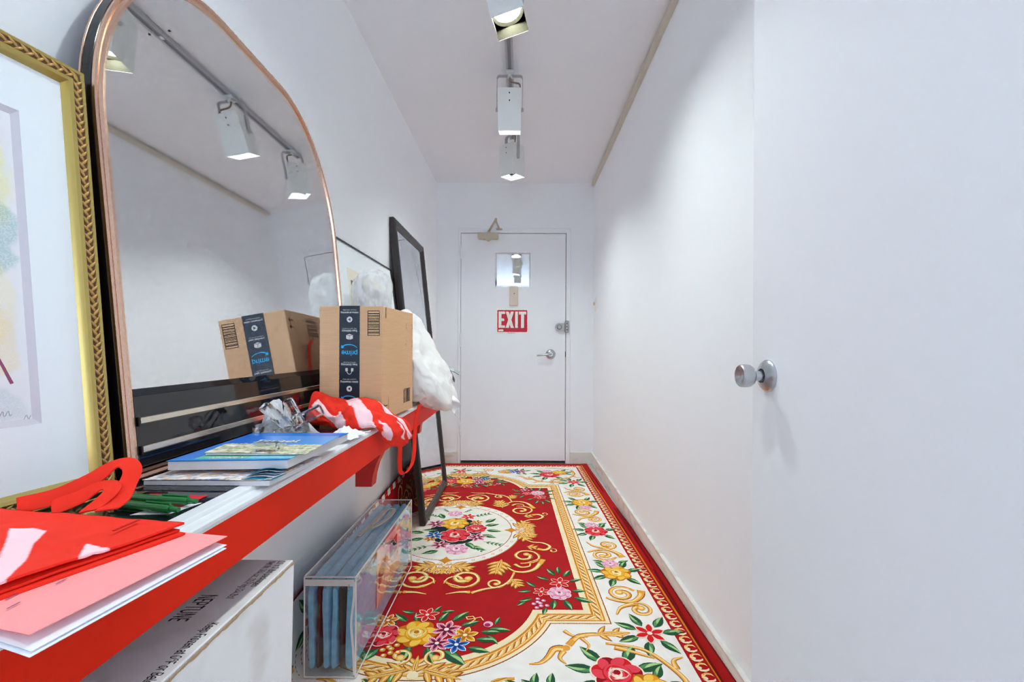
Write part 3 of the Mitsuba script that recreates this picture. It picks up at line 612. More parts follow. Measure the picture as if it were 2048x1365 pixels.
tk = [sbox(0.028, 0.313, 0.0325, BH - 0.001)] + [sbox(a, b, a + 0.008, b + 0.0012) for a in (0.222, 0.284) for b in (0.2265, 0.3055)] + [sbox(0.222, 0.2265, 0.2232, 0.247), sbox(0.222, 0.286, 0.2232, 0.3067), sbox(0.291, 0.2265, 0.2922, 0.247), sbox(0.291, 0.286, 0.2922, 0.3067)]
parts(t, 'corner_mark', [prism(q, 0.0003, PR) for q in unary_union(tk).geoms], 'print_black')
hw = unary_union([stroke([(0.10, 0.235), (0.085, 0.235), (0.085, 0.21), (0.097, 0.205), (0.093, 0.185), (0.083, 0.187)], 0.003, 0.003), stroke([(0.112, 0.235), (0.113, 0.188)], 0.003, 0.003), stroke([(0.128, 0.238), (0.124, 0.213), (0.142, 0.212)], 0.003, 0.003), stroke([(0.139, 0.235), (0.141, 0.186)], 0.003, 0.003)])
part(t, 'marker_writing', prism(hw, 0.0003, PLs), 'print_black')

# clear plastic bag standing up behind the box
def film_bag():
    a = np.arange(72) * 2 * np.pi / 72; rows = []
    prof = spline([(0.001, ZS + 0.001, 0), (0.05, ZS + 0.0015, 0), (0.058, 0.83, 0), (0.056, 0.95, 0), (0.060, 1.10, 0), (0.064, 1.17, 0), (0.070, 1.215, 0), (0.077, 1.255, 0), (0.074, 1.29, 0), (0.058, 1.322, 0), (0.034, 1.338, 0), (0.001, 1.344, 0)], 60)
    for r, z, _ in prof:
        w = 1 + 0.05 * np.sin(a * 3 + z * 14) + 0.03 * np.cos(a * 9 + 30 * z) + 0.022 * np.sin(a * 17 + 40 * z); h = np.clip((z - 0.95) / 0.3, 0, 1)
        left = 1 + 0.16 * np.clip(-np.cos(a + 0.3), 0, 1) * math.exp(-((z - 1.20) / 0.05) ** 2)
        rows.append(np.stack([-0.566 - 0.032 * h + r * w * left * np.cos(a), 1.835 + r * w * 0.95 * np.sin(a), np.full(72, z) + (0.004 * np.sin(a * 4 + r * 90) if z > 0.85 else 0)], 1))
    g = np.array(rows); return sheet(np.concatenate([g, g[:, :1]], 1))
single('clear_plastic_bag', 'translucent plastic bag with a puffed round top rising behind the cardboard box', 'bag', film_bag(), 'film_hazy', smooth=True)

# white plastic bag stuffed with soft things, leaning over the shelf's edge
ol = smooth_loop([(-0.490, 1.172), (-0.462, 1.160), (-0.412, 1.07), (-0.350, 0.965), (-0.310, 0.868), (-0.292, 0.812), (-0.300, 0.780), (-0.345, 0.775), (-0.404, 0.788), (-0.42, 0.812), (-0.45, 0.811), (-0.49, 0.812), (-0.497, 0.95), (-0.495, 1.10)], 190)
wb = blob(ol, 0.44, 30, 2.6)
v = np.array(wb.vertices); n1 = meshkit.fbm(v * V(11, 11, 7) + 3, 3, 4); n2 = 1 - np.abs(2 * meshkit.fbm(v * V(13, 8, 8) + 9, 2, 9) - 1); n3 = 1 - np.abs(2 * meshkit.fbm(v * V(26, 12, 20), 2, 19) - 1)
nrm = wb.vertex_normals; edge = np.clip(np.abs(v[:, 2]) / 0.06, 0.25, 1)
v = v + nrm * ((n1 - 0.5) * 0.036 + (n2 - 0.6) * 0.026 + (n3 - 0.6) * 0.010)[:, None] * edge[:, None]
wbm = trimesh.Trimesh(v, wb.faces, process=False)
WBM = np.array([[1, 0, 0, 0], [0, 0, 1, 1.955], [0, 1, 0, 0], [0, 0, 0, 1.0]])
wbm = moved(wbm, WBM); vv = np.array(wbm.vertices); vv[:, 0] = np.maximum(vv[:, 0], -0.502); inside = vv[:, 0] < -0.405; vv[inside, 2] = np.maximum(vv[inside, 2], ZS + 0.0015); vv[:, 1] = np.maximum(vv[:, 1], 1.732); wbm.vertices = vv; wbm.fix_normals()
t = thing('plastic_bag', 'stuffed white plastic bag leaning over the far end of the red shelf', 'bag')
part(t, 'sack', wbm, 'bag_white', smooth=True)
def crumple(c, size, seed, k=3):
    m = trimesh.creation.icosphere(k, 1.0); p = np.array(m.vertices); n = meshkit.fbm(p * 1.7 + seed, 4, seed); r = 1 - np.abs(2 * meshkit.fbm(p * 2.6 + seed + 5, 3, seed + 1) - 1)
    m.vertices = p * (0.62 + 0.5 * n + 0.35 * (r - 0.5))[:, None] * np.array(size) + np.array(c); m.fix_normals(); return m
part(t, 'gathered_tip', sheet(np.array([[V(-0.315, 1.90, 0.85) * (1 - u) + V(-0.262 + 0.012 * math.sin(7 * w), 1.90, 0.815 - 0.085 * w) * u + V(0, 0.012 * math.sin(11 * w + 3 * u), 0.0) + V(0, 0, -0.055 * w * (1 - u)) for w in np.linspace(0, 1, 14)] for u in np.linspace(0, 1, 8)]), 0.002), 'bag_white', smooth=True)
part(t, 'tissue_lump', crumple((-0.405, 1.785, 0.885), (0.062, 0.05, 0.062), 21), 'bag_white', smooth=True)
t = thing('strap_pair', 'pair of dark grey strap ends sticking out behind the stuffed white bag', 'strap')
for zz, tipx, tz in ((0.945, -0.298, 0.905), (0.935, -0.322, 0.87)):
    part(t, 'strap', ribbon(spline([(-0.47, 2.215, 0.955), (-0.40, 2.21, zz + 0.008), (-0.352, 2.205, zz - 0.012), (tipx, 2.2, tz)], 14), V(0, 0.6, 0.8), 0.016, 0.004), 'strap_grey')

# ------------------------------------------------------------------ crumpled red tote in front of the box
rows = np.array([
    [(-0.628, 1.372, 0.872), (-0.600, 1.372, 0.884), (-0.532, 1.370, 0.872), (-0.457, 1.362, 0.874), (-0.404, 1.366, 0.852), (-0.372, 1.44, 0.792)],
    [(-0.620, 1.34, 0.862), (-0.585, 1.325, 0.866), (-0.515, 1.31, 0.858), (-0.445, 1.315, 0.862), (-0.392, 1.345, 0.838), (-0.352, 1.435, 0.775)],
    [(-0.612, 1.315, 0.85), (-0.565, 1.285, 0.846), (-0.495, 1.262, 0.842), (-0.425, 1.268, 0.842), (-0.376, 1.325, 0.808), (-0.343, 1.43, 0.752)],
    [(-0.606, 1.30, 0.833), (-0.545, 1.262, 0.824), (-0.475, 1.236, 0.822), (-0.405, 1.24, 0.820), (-0.372, 1.315, 0.78), (-0.353, 1.425, 0.735)],
    [(-0.60, 1.30, 0.812), (-0.535, 1.27, 0.8095), (-0.470, 1.24, 0.8095), (-0.400, 1.255, 0.809), (-0.392, 1.32, 0.757), (-0.378, 1.425, 0.717)]])
g1 = np.stack([spline(r, 90) for r in rows]); g2 = np.stack([spline(g1[:, j], 36) for j in range(90)], 1)
gn_ = trimesh.Trimesh(g2.reshape(-1, 3), grid_faces(36, 90), process=False).vertex_normals.reshape(36, 90, 3)
U, W = np.meshgrid(np.linspace(0, 1, 90), np.linspace(0, 1, 36))
fold = 0.008 * np.sin(17 * U + 5 * W) * np.sin(np.pi * W) + 0.016 * (meshkit.fbm(np.stack([U * 7, W * 3, U * 0], -1), 3, 2) - 0.5)
wrk = np.abs(2 * meshkit.fbm(np.stack([U * 9 + W * 3, W * 4, U * 0 + 3], -1), 3, 7) - 1)
g2 = g2 + gn_ * (fold - 0.012 * (1 - wrk) ** 3 * np.sin(np.pi * W))[..., None]
cl_ = g2[..., 0] < -0.412; g2[..., 2] = np.where(cl_, np.maximum(g2[..., 2], ZS + 0.003), g2[..., 2])
pale = [Polygon([(0.0, 0.08), (0.18, 0.2), (0.35, 0.62), (0.33, 0.85), (0.22, 0.55), (0.03, 0.32)]), Polygon([(0.30, 0.75), (0.39, 0.42), (0.44, 0.98)]), Polygon([(0.42, 0.02), (0.52, 0.02), (0.62, 0.5), (0.62, 1.0), (0.50, 1.0), (0.50, 0.5)]), Polygon([(0.68, 0.55), (0.70, 0.97), (0.80, 0.86)]), Polygon([(0.70, 0.05), (0.82, 0.12), (0.98, 0.5), (0.985, 0.7), (0.93, 0.55), (0.78, 0.28)]), Polygon([(0.82, 0.4), (0.93, 0.72), (0.88, 0.72), (0.84, 0.55)])]
from shapely import contains_xy
cols = np.tile(lin((236, 50, 34)), (36 * 90, 1)); pin = np.zeros(36 * 90, bool)
for q in pale: pin |= contains_xy(q, U.ravel(), W.ravel())
cols[pin] = lin((250, 204, 210))
sh = sheet(g2, 0.0022)
t = thing('red_tote_bag', 'crumpled red tote bag with pale stripes draped over the shelf edge before the cardboard box', 'tote bag')
part(t, 'body', sh, 'tote_print', smooth=True, color=np.vstack([cols, cols]))
part(t, 'back_fold', sheet(np.stack([spline([(-0.618, 1.30, 0.808), (-0.622, 1.33, 0.85), (-0.622, 1.362, 0.895), (-0.600, 1.372, 0.895)], 20), spline([(-0.60, 1.24, 0.808), (-0.60, 1.29, 0.830), (-0.585, 1.35, 0.868), (-0.545, 1.374, 0.866)], 20)], 1), 0.003), 'tote_red', smooth=True)
part(t, 'strap', ribbon(spline([(-0.375, 1.69, 0.82), (-0.386, 1.685, 0.78), (-0.392, 1.68, 0.70), (-0.392, 1.672, 0.645), (-0.397, 1.655, 0.603), (-0.404, 1.60, 0.588), (-0.402, 1.53, 0.610), (-0.398, 1.50, 0.65), (-0.388, 1.47, 0.72), (-0.384, 1.455, 0.745)], 50), unit(V(0.55, 0.83, 0.1)), 0.018, 0.002), 'tote_red', smooth=True)

single('bag_strap', 'red fabric strap standing between the cardboard box and the arch mirror', 'strap', ribbon(spline([(-0.625, 1.45, 0.8065), (-0.627, 1.46, 0.90), (-0.628, 1.475, 0.985), (-0.626, 1.50, 1.04), (-0.622, 1.535, 1.06)], 24), V(0, 0.8, -0.45), 0.015, 0.002), 'tote_red', smooth=True)

# ------------------------------------------------------------------ reading matter and small things on the shelf
def book(corners, z0, z1, lift=0.0, n=14, wave=0.0):
    """a limp booklet: four corners (x, y), near-left, near-right, far-right, far-left; returns the page block and the cover grid (U, W, points)"""
    c = np.array(corners, float); U, W = np.meshgrid(np.linspace(0, 1, n * 2), np.linspace(0, 1, n))
    p = (c[0] * ((1 - U) * (1 - W))[..., None] + c[1] * (U * (1 - W))[..., None] + c[2] * (U * W)[..., None] + c[3] * ((1 - U) * W)[..., None])
    zt = z1 + lift * U ** 2 * (1 - W) + wave * np.sin(U * 5.5 + W) * U
    return U, W, np.concatenate([p, zt[..., None]], -1)
def booklet(name, label, corners, z0, z1, paint, lift=0.0, wave=0.0, th=0.0012, fine=40, block=True, low=0.0):
    t = thing(name, label, 'magazine')
    U, W, top = book(corners, z0, z1, lift, fine, wave)
    cc = paint(U, W); s = sheet(top, th)
    part(t, 'cover', s, 'glossy_print', smooth=True, color=np.vstack([cc.reshape(-1, 3)] * 2))
    if block:
        bot = top.copy(); ctr = top[..., :2].mean((0, 1)); bot[..., :2] = ctr + (bot[..., :2] - ctr) * 0.985; up = bot.copy(); up[..., 2] = np.minimum(top[..., 2] - th * 1.6, z1 - th * 1.6 + low * 0 + np.maximum(top[..., 2] - z1, -1) * 0.55); dn = bot.copy(); dn[..., 2] = z0
        m, k = bot.shape[:2]; a = up.reshape(-1, 3); b = dn.reshape(-1, 3); N = len(a)
        e = list(range(k)) + [i * k + k - 1 for i in range(1, m)] + [(m - 1) * k + j for j in range(k - 2, -1, -1)] + [i * k for i in range(m - 2, 0, -1)]; rim = []
        for q, r in zip(e, e[1:] + e[:1]): rim += [[q, q + N, r + N], [q, r + N, r]]
        f = grid_faces(m, k); part(t, 'pages', trimesh.Trimesh(np.vstack([a, b]), np.vstack([f, f[:, ::-1] + N, rim]), process=False), 'page_edge')
    return t, top
def scape(sky1, sky2, land, seed, hor=0.62, flip=False):
    def f(U, W):
        w = W; n = meshkit.fbm(np.stack([U * 7, w * 16, U * 0 + seed], -1), 4, seed); d = meshkit.fbm(np.stack([U * 30, w * 30, U * 0 + seed + 9], -1), 2, seed)
        c = lin(sky1) * (1 - U)[..., None] + lin(sky2) * U[..., None]
        q = np.clip((n - 0.3) * 2.6, 0, 0.999) * (len(land) - 1); k = q.astype(int); fr = np.clip((q - k) * 2.2 - 0.6, 0, 1)[..., None]; LL = np.array([lin(x) for x in land])
        lnd = (LL[k] * (1 - fr) + LL[k + 1] * fr) * (0.7 + 0.6 * d)[..., None]
        return np.where(((w + 0.18 * (n - 0.5)) < hor)[..., None], lnd, c)
    return f

# folded red tote with its handles, papers under it
def slab(poly, z0, z1, m=None):
    return prism(Polygon(poly), z1 - z0, frame(V(0, 0, z0), V(1, 0, 0), V(0, 1, 0)))
def flat_grid(c, nu=40, nv=30):
    """bilinear grid over four corners, near-left, near-right, far-right, far-left"""
    c = np.array(c, float); U, W = np.meshgrid(np.linspace(0, 1, nu), np.linspace(0, 1, nv))
    return U, W, c[0] * ((1 - U) * (1 - W))[..., None] + c[1] * (U * (1 - W))[..., None] + c[2] * (U * W)[..., None] + c[3] * ((1 - U) * W)[..., None]
t = thing('folded_red_tote', 'flat folded red tote bag with upright handles at the near end of the shelf', 'tote bag')
TC = [(-0.69, 0.215), (-0.512, 0.215), (-0.386, 0.523), (-0.648, 0.556)]
for k, (dz, sh_) in enumerate(((0.0165, 0.004), (0.0205, -0.003), (0.0268, 0.0))):
    U, W, g = flat_grid([(x + sh_, y - abs(sh_)) for x, y in TC], 220, 220)
    z = ZS + dz + 0.0022 * (meshkit.fbm(np.stack([U * 5, W * 5, U * 0 + k], -1), 3, k) - 0.5) * (1 + k) - 0.004 * U ** 4 + (0.0012 * np.exp(-((W - 0.80 + 0.05 * U) / 0.012) ** 2) if k == 2 else 0)
    cl2 = np.tile(lin((236, 50, 34)), (220 * 220, 1))
    if k == 2:
        px_, py_ = g[..., 0].ravel(), g[..., 1].ravel()
        for q in (Polygon([(-0.559, 0.498), (-0.532, 0.495), (-0.506, 0.486), (-0.487, 0.455), (-0.462, 0.425), (-0.434, 0.379), (-0.40, 0.3), (-0.47, 0.28), (-0.478, 0.38), (-0.4896, 0.4276), (-0.528, 0.469)]), Polygon([(-0.444, 0.4655), (-0.409, 0.457), (-0.412, 0.4195), (-0.427, 0.442)]), Polygon([(-0.62, 0.48), (-0.58, 0.46), (-0.53, 0.36), (-0.56, 0.28), (-0.6, 0.36)])):
            cl2[contains_xy(q, px_, py_)] = lin((250, 206, 212))
    part(t, ('body', 'inner_fold', 'front_panel')[k], sheet(np.concatenate([g, z[..., None]], -1), 0.0025), 'tote_print', smooth=True, color=np.vstack([cl2, cl2]))
part(t, 'seam', ribbon([(-0.4345, 0.486, ZS + 0.0284), (-0.4342, 0.502, ZS + 0.0284), (-0.434, 0.518, ZS + 0.0280)], V(1, 0, 0), 0.003, 0.0008), 'bracket_red')
part(t, 'handle', ribbon(spline([(-0.615, 0.556, 0.834), (-0.592, 0.580, 0.838), (-0.566, 0.596, 0.852), (-0.544, 0.606, 0.868), (-0.529, 0.610, 0.873), (-0.517, 0.606, 0.864), (-0.512, 0.590, 0.846), (-0.503, 0.570, 0.836), (-0.498, 0.548, 0.832)], 50), [(-0.5, 0.35, 0.8), (-0.5, 0.3, 0.8), (-0.35, 0.4, 0.7), (0.2, 0.9, 0.3), (0.6, 0.75, 0.0), (0.75, 0.6, 0.0), (0.8, 0.5, 0.0)], 0.021, 0.0022), 'tote_red', smooth=True)
part(t, 'handle', ribbon(spline([(-0.565, 0.548, 0.834), (-0.552, 0.568, 0.840), (-0.540, 0.580, 0.848), (-0.528, 0.584, 0.851), (-0.518, 0.578, 0.848), (-0.514, 0.564, 0.842), (-0.516, 0.545, 0.832)], 40), [(-0.45, 0.35, 0.75), (-0.35, 0.4, 0.7), (0.1, 0.9, 0.3), (0.6, 0.75, 0.1), (0.85, 0.4, 0.1)], 0.019, 0.0022), 'tote_red', smooth=True)
def papers(name, label, cat, c, z, m, n, droop, fan=0.002, group=None):
    for k in range(n):
        U, W, g = flat_grid([(x + fan * k * (0.7 if i in (1, 2) else -0.2), y - 0.0025 * k) for i, (x, y) in enumerate(c)], 30, 12)
        zz = z + 0.0014 * (n - 1 - k) - droop * np.clip(U - 0.62, 0, 1) ** 2 * (1 + 0.5 * (1 - W)) - 0.0012 * k * U
        single(name, label[k], cat, sheet(np.concatenate([g, zz[..., None]], -1), 0.0007), m[k], smooth=True, group=group)
papers('paper_sheet', ['uppermost pink printed sheet under the folded red tote bag'], 'paper', [(-0.63, 0.385), (-0.371, 0.344), (-0.336, 0.522), (-0.60, 0.545)], ZS + 0.0105, ['paper_pink'], 1, 0.018)
pk = [k for k in used if k.startswith('paper_sheet')][0]
part(pk, 'small_print', cat_([bx(-0.418 - 0.016 * (j % 3), -0.4168 - 0.016 * (j % 3), 0.37 + 0.013 * j, 0.38 + 0.013 * j, ZS + 0.01112, ZS + 0.01122) for j in range(9)]), 'crayon_plum', kind='stuff')
papers('paper_sheet', ['white sheet directly below the pink sheet at the near end of the shelf', 'lowest white sheet drooping over the near end of the shelf edge'], 'paper', [(-0.63, 0.378), (-0.366, 0.341), (-0.334, 0.518), (-0.60, 0.54)], ZS + 0.0055, ['paper_white', 'paper_white'], 2, 0.05)

def pen(a, b, z, name_label):
    t = thing('pen', name_label, 'pen'); a, b = V(*a, z), V(*b, z); d = b - a; L = np.linalg.norm(d); d /= L
    x, y, zz = axes(d); M = frame(a, x, y, zz)
    part(t, 'barrel', moved(lathe([(0, 0), (0.0012, 0.001), (0.0025, 0.012), (0.0052, 0.022), (0.0056, 0.05), (0.0056, L * 0.55), (0.006, L * 0.56), (0.006, L - 0.016), (0.0048, L - 0.013), (0, L - 0.013)], 18), M), 'pen_green', smooth=35)
    part(t, 'clip', moved(cat_([bx(-0.0018, 0.0018, 0.0062, 0.0078, L - 0.055, L - 0.014, 0.0006), bx(-0.0018, 0.0018, 0.004, 0.0078, L - 0.02, L - 0.014)]), M), 'pen_green')
    part(t, 'button', moved(lathe([(0, L - 0.014), (0.0036, L - 0.014), (0.0036, L - 0.002), (0.003, L), (0, L)], 16), M), 'pen_green', smooth=35)
pen((-0.588, 0.656), (-0.452, 0.636), ZS + 0.0088, 'dark green pen lying farther from the folded red tote, on the red card')
pen((-0.575, 0.634), (-0.455, 0.606), ZS + 0.0078, 'dark green pen lying nearer to the folded red tote bag')
t = thing('business_card', 'red printed card lying on the glossy shelf under the green pens', 'card')
part(t, 'card', slab([(-0.470, 0.684), (-0.562, 0.692), (-0.566, 0.640), (-0.474, 0.632)], ZS + 0.0006, ZS + 0.0014), 'card_red')
part(t, 'print', cat_([bx(-0.5 + 0.006 * k, -0.4955 + 0.006 * k, 0.662 + 0.004 * (k % 2), 0.6645 + 0.004 * (k % 2), ZS + 0.0014, ZS + 0.0015) for k in range(4)]), 'print_light', kind='stuff')
single('paper_slip', 'small white slip lying beside the red card near the shelf edge', 'paper', slab([(-0.458, 0.655), (-0.470, 0.612), (-0.52, 0.606), (-0.51, 0.630)], ZS + 0.0001, ZS + 0.0006), 'paper_white')

booklet('magazine', 'open folded magazine with curled colour pages, lowest of the pile on the shelf', [(-0.612, 0.736), (-0.404, 0.734), (-0.392, 0.90), (-0.602, 0.90)], ZS + 0.0006, ZS + 0.0095,
    scape((238, 232, 228), (60, 150, 190), [(236, 232, 230), (206, 160, 130), (120, 150, 190), (240, 236, 232), (196, 190, 196), (222, 170, 120), (236, 234, 232)], 12, 1.2), lift=0.004, wave=0.0022)
mk = [k for k in used if k.startswith('magazine')][0]
for k in range(5):
    U, W = np.meshgrid(np.linspace(0, 1, 14), np.linspace(0, 1, 8))
    g = np.stack([-0.452 + 0.050 * U, 0.736 + 0.004 * k + W * 0.05, ZS + 0.011 + 0.003 * k * U * (1 - W) + 0.010 * np.sin(U * 2.6) * (0.3 + 0.14 * k) * (1 - W) - 0.003 * U], -1)
    part(mk, 'curled_page', sheet(g, 0.0006), 'glossy_print', smooth=True, color=np.tile(lin(((56, 160, 190), (236, 236, 236), (140, 170, 196), (240, 240, 240), (70, 150, 186))[k]), (2 * 112, 1)))
def green_cover(U, W):
    n = meshkit.fbm(np.stack([U * 14, W * 9, U * 0], -1), 3, 4); c = np.broadcast_to(lin((24, 116, 208)), U.shape + (3,)).copy()
    g = (U > 0.20 + 0.08 * (W - 0.3)) & (W < 0.52); c[g] = lin((92, 190, 164)); c[g & (U > 0.62)] = lin((120, 196, 206)); c[(W < 0.05)] = lin((40, 130, 206)); return c
t2, _ = booklet('magazine', 'thick paperback guide with a green and blue cover, between the two other magazines', [(-0.595, 0.764), (-0.398, 0.778), (-0.386, 1.02), (-0.598, 1.02)], ZS + 0.0168, ZS + 0.0332, green_cover, low=0)
part(t2, 'lettering', text_w('MONEY', 0.058, frame(V(-0.505, 0.781, ZS + 0.0334), V(1, 0.06, 0), V(-0.06, 1, 0)), 0.0003, True, height=0.012), 'print_light')
t1, _ = booklet('magazine', 'topmost travel magazine with a blue sky cover, lying on the pile by the crystal block', [(-0.556, 0.800), (-0.380, 0.803), (-0.380, 0.955), (-0.578, 0.955)], ZS + 0.0344, ZS + 0.0394, scape((10, 100, 206), (92, 160, 222), [(244, 238, 222), (206, 200, 164), (168, 178, 138), (232, 222, 196), (138, 152, 118), (216, 206, 178), (240, 236, 228)], 31, 0.48), lift=-0.003)
part(t1, 'lettering', text_w('Israel', 0.085, frame(V(-0.478, 0.885, ZS + 0.0396), V(1, 0.0, 0), V(0, 1, 0)), 0.0003, True, height=0.024), 'print_light')
part(t1, 'small_print', cat_([bx(-0.545 + 0.007 * k, -0.540 + 0.007 * k, 0.868 + 0.003 * (k % 3), 0.872 + 0.003 * (k % 3), ZS + 0.0395, ZS + 0.0396) for k in range(14)]), 'print_light', kind='stuff')
cb = bx(-0.02, 0.02, -0.009, 0.009, 0, 0.0145, 0.0012)
single('crystal_block', 'small clear crystal block lying on the travel magazine', 'crystal block', moved(cb, frame(V(-0.456, 0.816, ZS + 0.0396), V(1, 0.03, 0), V(-0.03, 1, 0))), 'clear_crystal')
t = thing('crystal_trophy', 'faceted clear crystal pieces wrapped in thin plastic, beside the crumpled red tote bag', 'crystal')
for k, (c, d, L, w) in enumerate((((-0.562, 1.052, 0.868), (0.55, 0.1, -0.5), 0.085, 0.022), ((-0.533, 1.075, 0.872), (-0.5, 0.25, 0.65), 0.085, 0.020), ((-0.526, 1.044, 0.838), (0.9, -0.15, 0.22), 0.08, 0.024), ((-0.508, 1.09, 0.866), (0.6, 0.4, 0.35), 0.066, 0.026), ((-0.580, 1.04, 0.846), (0.3, 1, 0.15), 0.06, 0.024))):
    x, y, z = axes(V(*d)); part(t, 'prism', moved(bx(-w / 2, w / 2, -w / 2, w / 2, -L / 2, L / 2, 0.003), frame(V(*c), x, y, z)), 'clear_crystal')
U, W = np.meshgrid(np.linspace(-1, 1, 70), np.linspace(-1, 1, 60)); rad = np.sqrt(U ** 2 + W ** 2)
cr = np.abs(2 * meshkit.fbm(np.stack([U * 2.6, W * 2.6, U * 0 + 5], -1), 3, 14) - 1)
hx = -0.562 + 0.080 * U * (1 + 0.10 * np.sin(8 * W)); hy = 1.090 + 0.064 * W * (1 + 0.10 * np.sin(6 * U))
hz = ZS + 0.003 + np.clip(1.15 - rad, 0, 1) ** 0.8 * (0.026 + 0.026 * cr) + 0.072 * np.exp(-((hx + 0.590 - 0.10 * np.clip(cr - 0.4, -0.1, 0.1)) ** 2 / 0.00030 + (hy - 1.10) ** 2 / 0.0016)) + 0.018 * np.exp(-((hx + 0.53) ** 2 + (hy - 1.13) ** 2) / 0.0006)
part(t, 'wrapper', sheet(np.stack([np.maximum(hx, -0.620), hy, hz], -1)), 'film_milky', smooth=True, label='thin milky plastic wrapper')
U, W = np.meshgrid(np.linspace(-1, 1, 40), np.linspace(-1, 1, 34)); rad = np.sqrt(U ** 2 + W ** 2)
tz = ZS + 0.004 + 0.02 * np.clip(1 - rad, 0, 1) + 0.016 * np.abs(2 * meshkit.fbm(np.stack([U * 3, W * 3, U * 0], -1), 3, 6) - 1) * np.clip(1.3 - rad, 0, 1)
single('tissue', 'crumpled white tissue lying beside the crystal pieces on the glossy shelf', 'tissue', sheet(np.stack([-0.438 + 0.036 * U * (1 + 0.12 * np.sin(9 * W)), 1.13 + 0.06 * W * (1 + 0.12 * np.sin(7 * U)) + 0.02 * U, tz], -1), 0.0012), 'paper_white', smooth=True)

# ------------------------------------------------------------------ on the floor: white carton
CX0, CX1, CY0, CY1, CZ = -0.742, -0.415, 0.36, 0.835, 0.640
t = thing('white_carton', 'scuffed white frozen-food carton standing under the near end of the shelf', 'carton')
side = Polygon([(CX0, 0.0), (CX1 - 0.014, 0.0), (CX1 - 0.004, 0.4), (CX1, CZ - 0.006), (CX1 - 0.003, CZ - 0.005), (CX0, CZ - 0.005)])
part(t, 'body', prism(side, CY1 - CY0, frame(V(0, CY1, 0), V(1, 0, 0), V(0, 0, 1))), 'carton_white')
fl = part(t, 'top_flap', bx(CX0, CX1 - 0.001, CY0, CY1, CZ - 0.0042, CZ, 0.0015), 'carton_white', label='printed top flap')
jag = [(CY0 + (CY1 - CY0) * u, CZ - 0.0062 - 0.0028 * abs(math.sin(23 * u) * math.sin(71 * u))) for u in np.linspace(0, 1, 60)]
part(t, 'raw_edge', prism(Polygon([(CY0, CZ - 0.0046)] + jag + [(CY1, CZ - 0.0046)]).buffer(0), 0.0016, frame(V(CX1 - 0.0008, 0, 0), V(0, 1, 0), V(0, 0, 1))), 'carton_core', label='torn brown edge')
part(t, 'tape', prism(Polygon([(0.695, 0.38), (0.717, 0.38), (0.718, CZ - 0.02), (0.697, CZ - 0.012)]), 0.0006, frame(V(CX1 - 0.0035, 0, 0), V(0, 1, 0), V(0, 0, 1))), 'tape_clear', label='yellowed strip of tape')
for s, w, x, y, h in (('NEPTUNE', 0.068, -0.500, 0.680, 0.020), ('Keep Frozen at 0°F or Below', 0.125, -0.4385, 0.580, 0.0105), ('12 x 2 lbs packages', 0.088, -0.4385, 0.784, 0.009), ('Net Wt 384 oz. 10.9 kg (24 lbs)', 0.122, -0.4555, 0.766, 0.009)):
    part(fl, 'lettering', text_w(s, w, frame(V(x, y, CZ), V(0, -1, 0), V(1, 0, 0)), 0.0002, s == 'NEPTUNE!', height=h / 0.74), 'print_black')
part(fl, 'printed_line', cat_([bx(-0.528, -0.523, 0.45 + 0.045 * k, 0.47 + 0.05 * k, CZ, CZ + 0.0002) for k in range(6)]), 'print_black', kind='stuff')

# ------------------------------------------------------------------ on the rug: blue quilt in a clear zip bag
QX0, QX1, QY0, QY1, QZ0, QZ1 = -0.664, -0.506, 1.402, 2.115, 0.0135, 0.322
t = thing('quilt_bag', 'blue folded quilt in a clear zippered plastic bag standing on the rug under the shelf', 'bedding')
def pad(x0, x1, wob, seed):
    w = x1 - x0; r_ = min(w / 2, 0.03) * 0.98
    pr_ = sbox(x0 + r_, QZ0 + 0.012 + r_, x1 - r_, QZ1 - 0.036 - r_).buffer(r_, 8) if w > 2 * r_ else sbox(x0, QZ0 + 0.012, x1, QZ1 - 0.036)
    o = resample(np.array(pr_.exterior.coords)[:-1], 90); ys = np.linspace(QY0 + 0.012, QY1 - 0.012, 40)
    sc_ = np.clip(np.minimum(ys - ys[0], ys[-1] - ys) / 0.02, 0, 1) ** 0.5; c = o.mean(0)
    g = np.stack([np.stack([c[0] + (o[:, 0] - c[0]) * (0.6 + 0.4 * s), np.full(len(o), y), c[1] + (o[:, 1] - c[1]) * (0.955 + 0.045 * s)], 1) for s, y in zip(sc_, ys)])
    g[..., 0] += wob * np.sin(g[..., 2] * 16 + seed) + 0.003 * (meshkit.fbm(g * 14 + seed, 3, seed) - 0.5)
    n_ = len(o); m = trimesh.Trimesh(g.reshape(-1, 3), np.vstack([grid_faces(40, n_, True), [[0, j + 1, j] for j in range(1, n_ - 1)], [[39 * n_, 39 * n_ + j, 39 * n_ + j + 1] for j in range(1, n_ - 1)]]), process=False); m.fix_normals(); return m
for a, b, q in ((-0.656, -0.620, 0.004), (-0.618, -0.587, 0.0), (-0.585, -0.549, 0.003), (-0.547, -0.514, 0.0)):
    part(t, 'quilt_fold', bx(a, b, QY0 + 0.020, QY1 - 0.02, QZ1 - 0.034, QZ1 - 0.007 - q, 0.012), 'quilt_blue')
for k, (a, b, m) in enumerate(((-0.661, -0.634, 'quilt_blue'), (-0.632, -0.619, 'quilt_brown'), (-0.617, -0.590, 'quilt_blue'), (-0.588, -0.565, 'quilt_blue'), (-0.563, -0.548, 'quilt_brown'), (-0.546, -0.511, 'quilt_blue'))):
    part(t, 'quilt_fold', pad(a, b, 0.0022, k * 3 + 1), m, smooth=60, label='brown side of the quilt' if m == 'quilt_brown' else None)
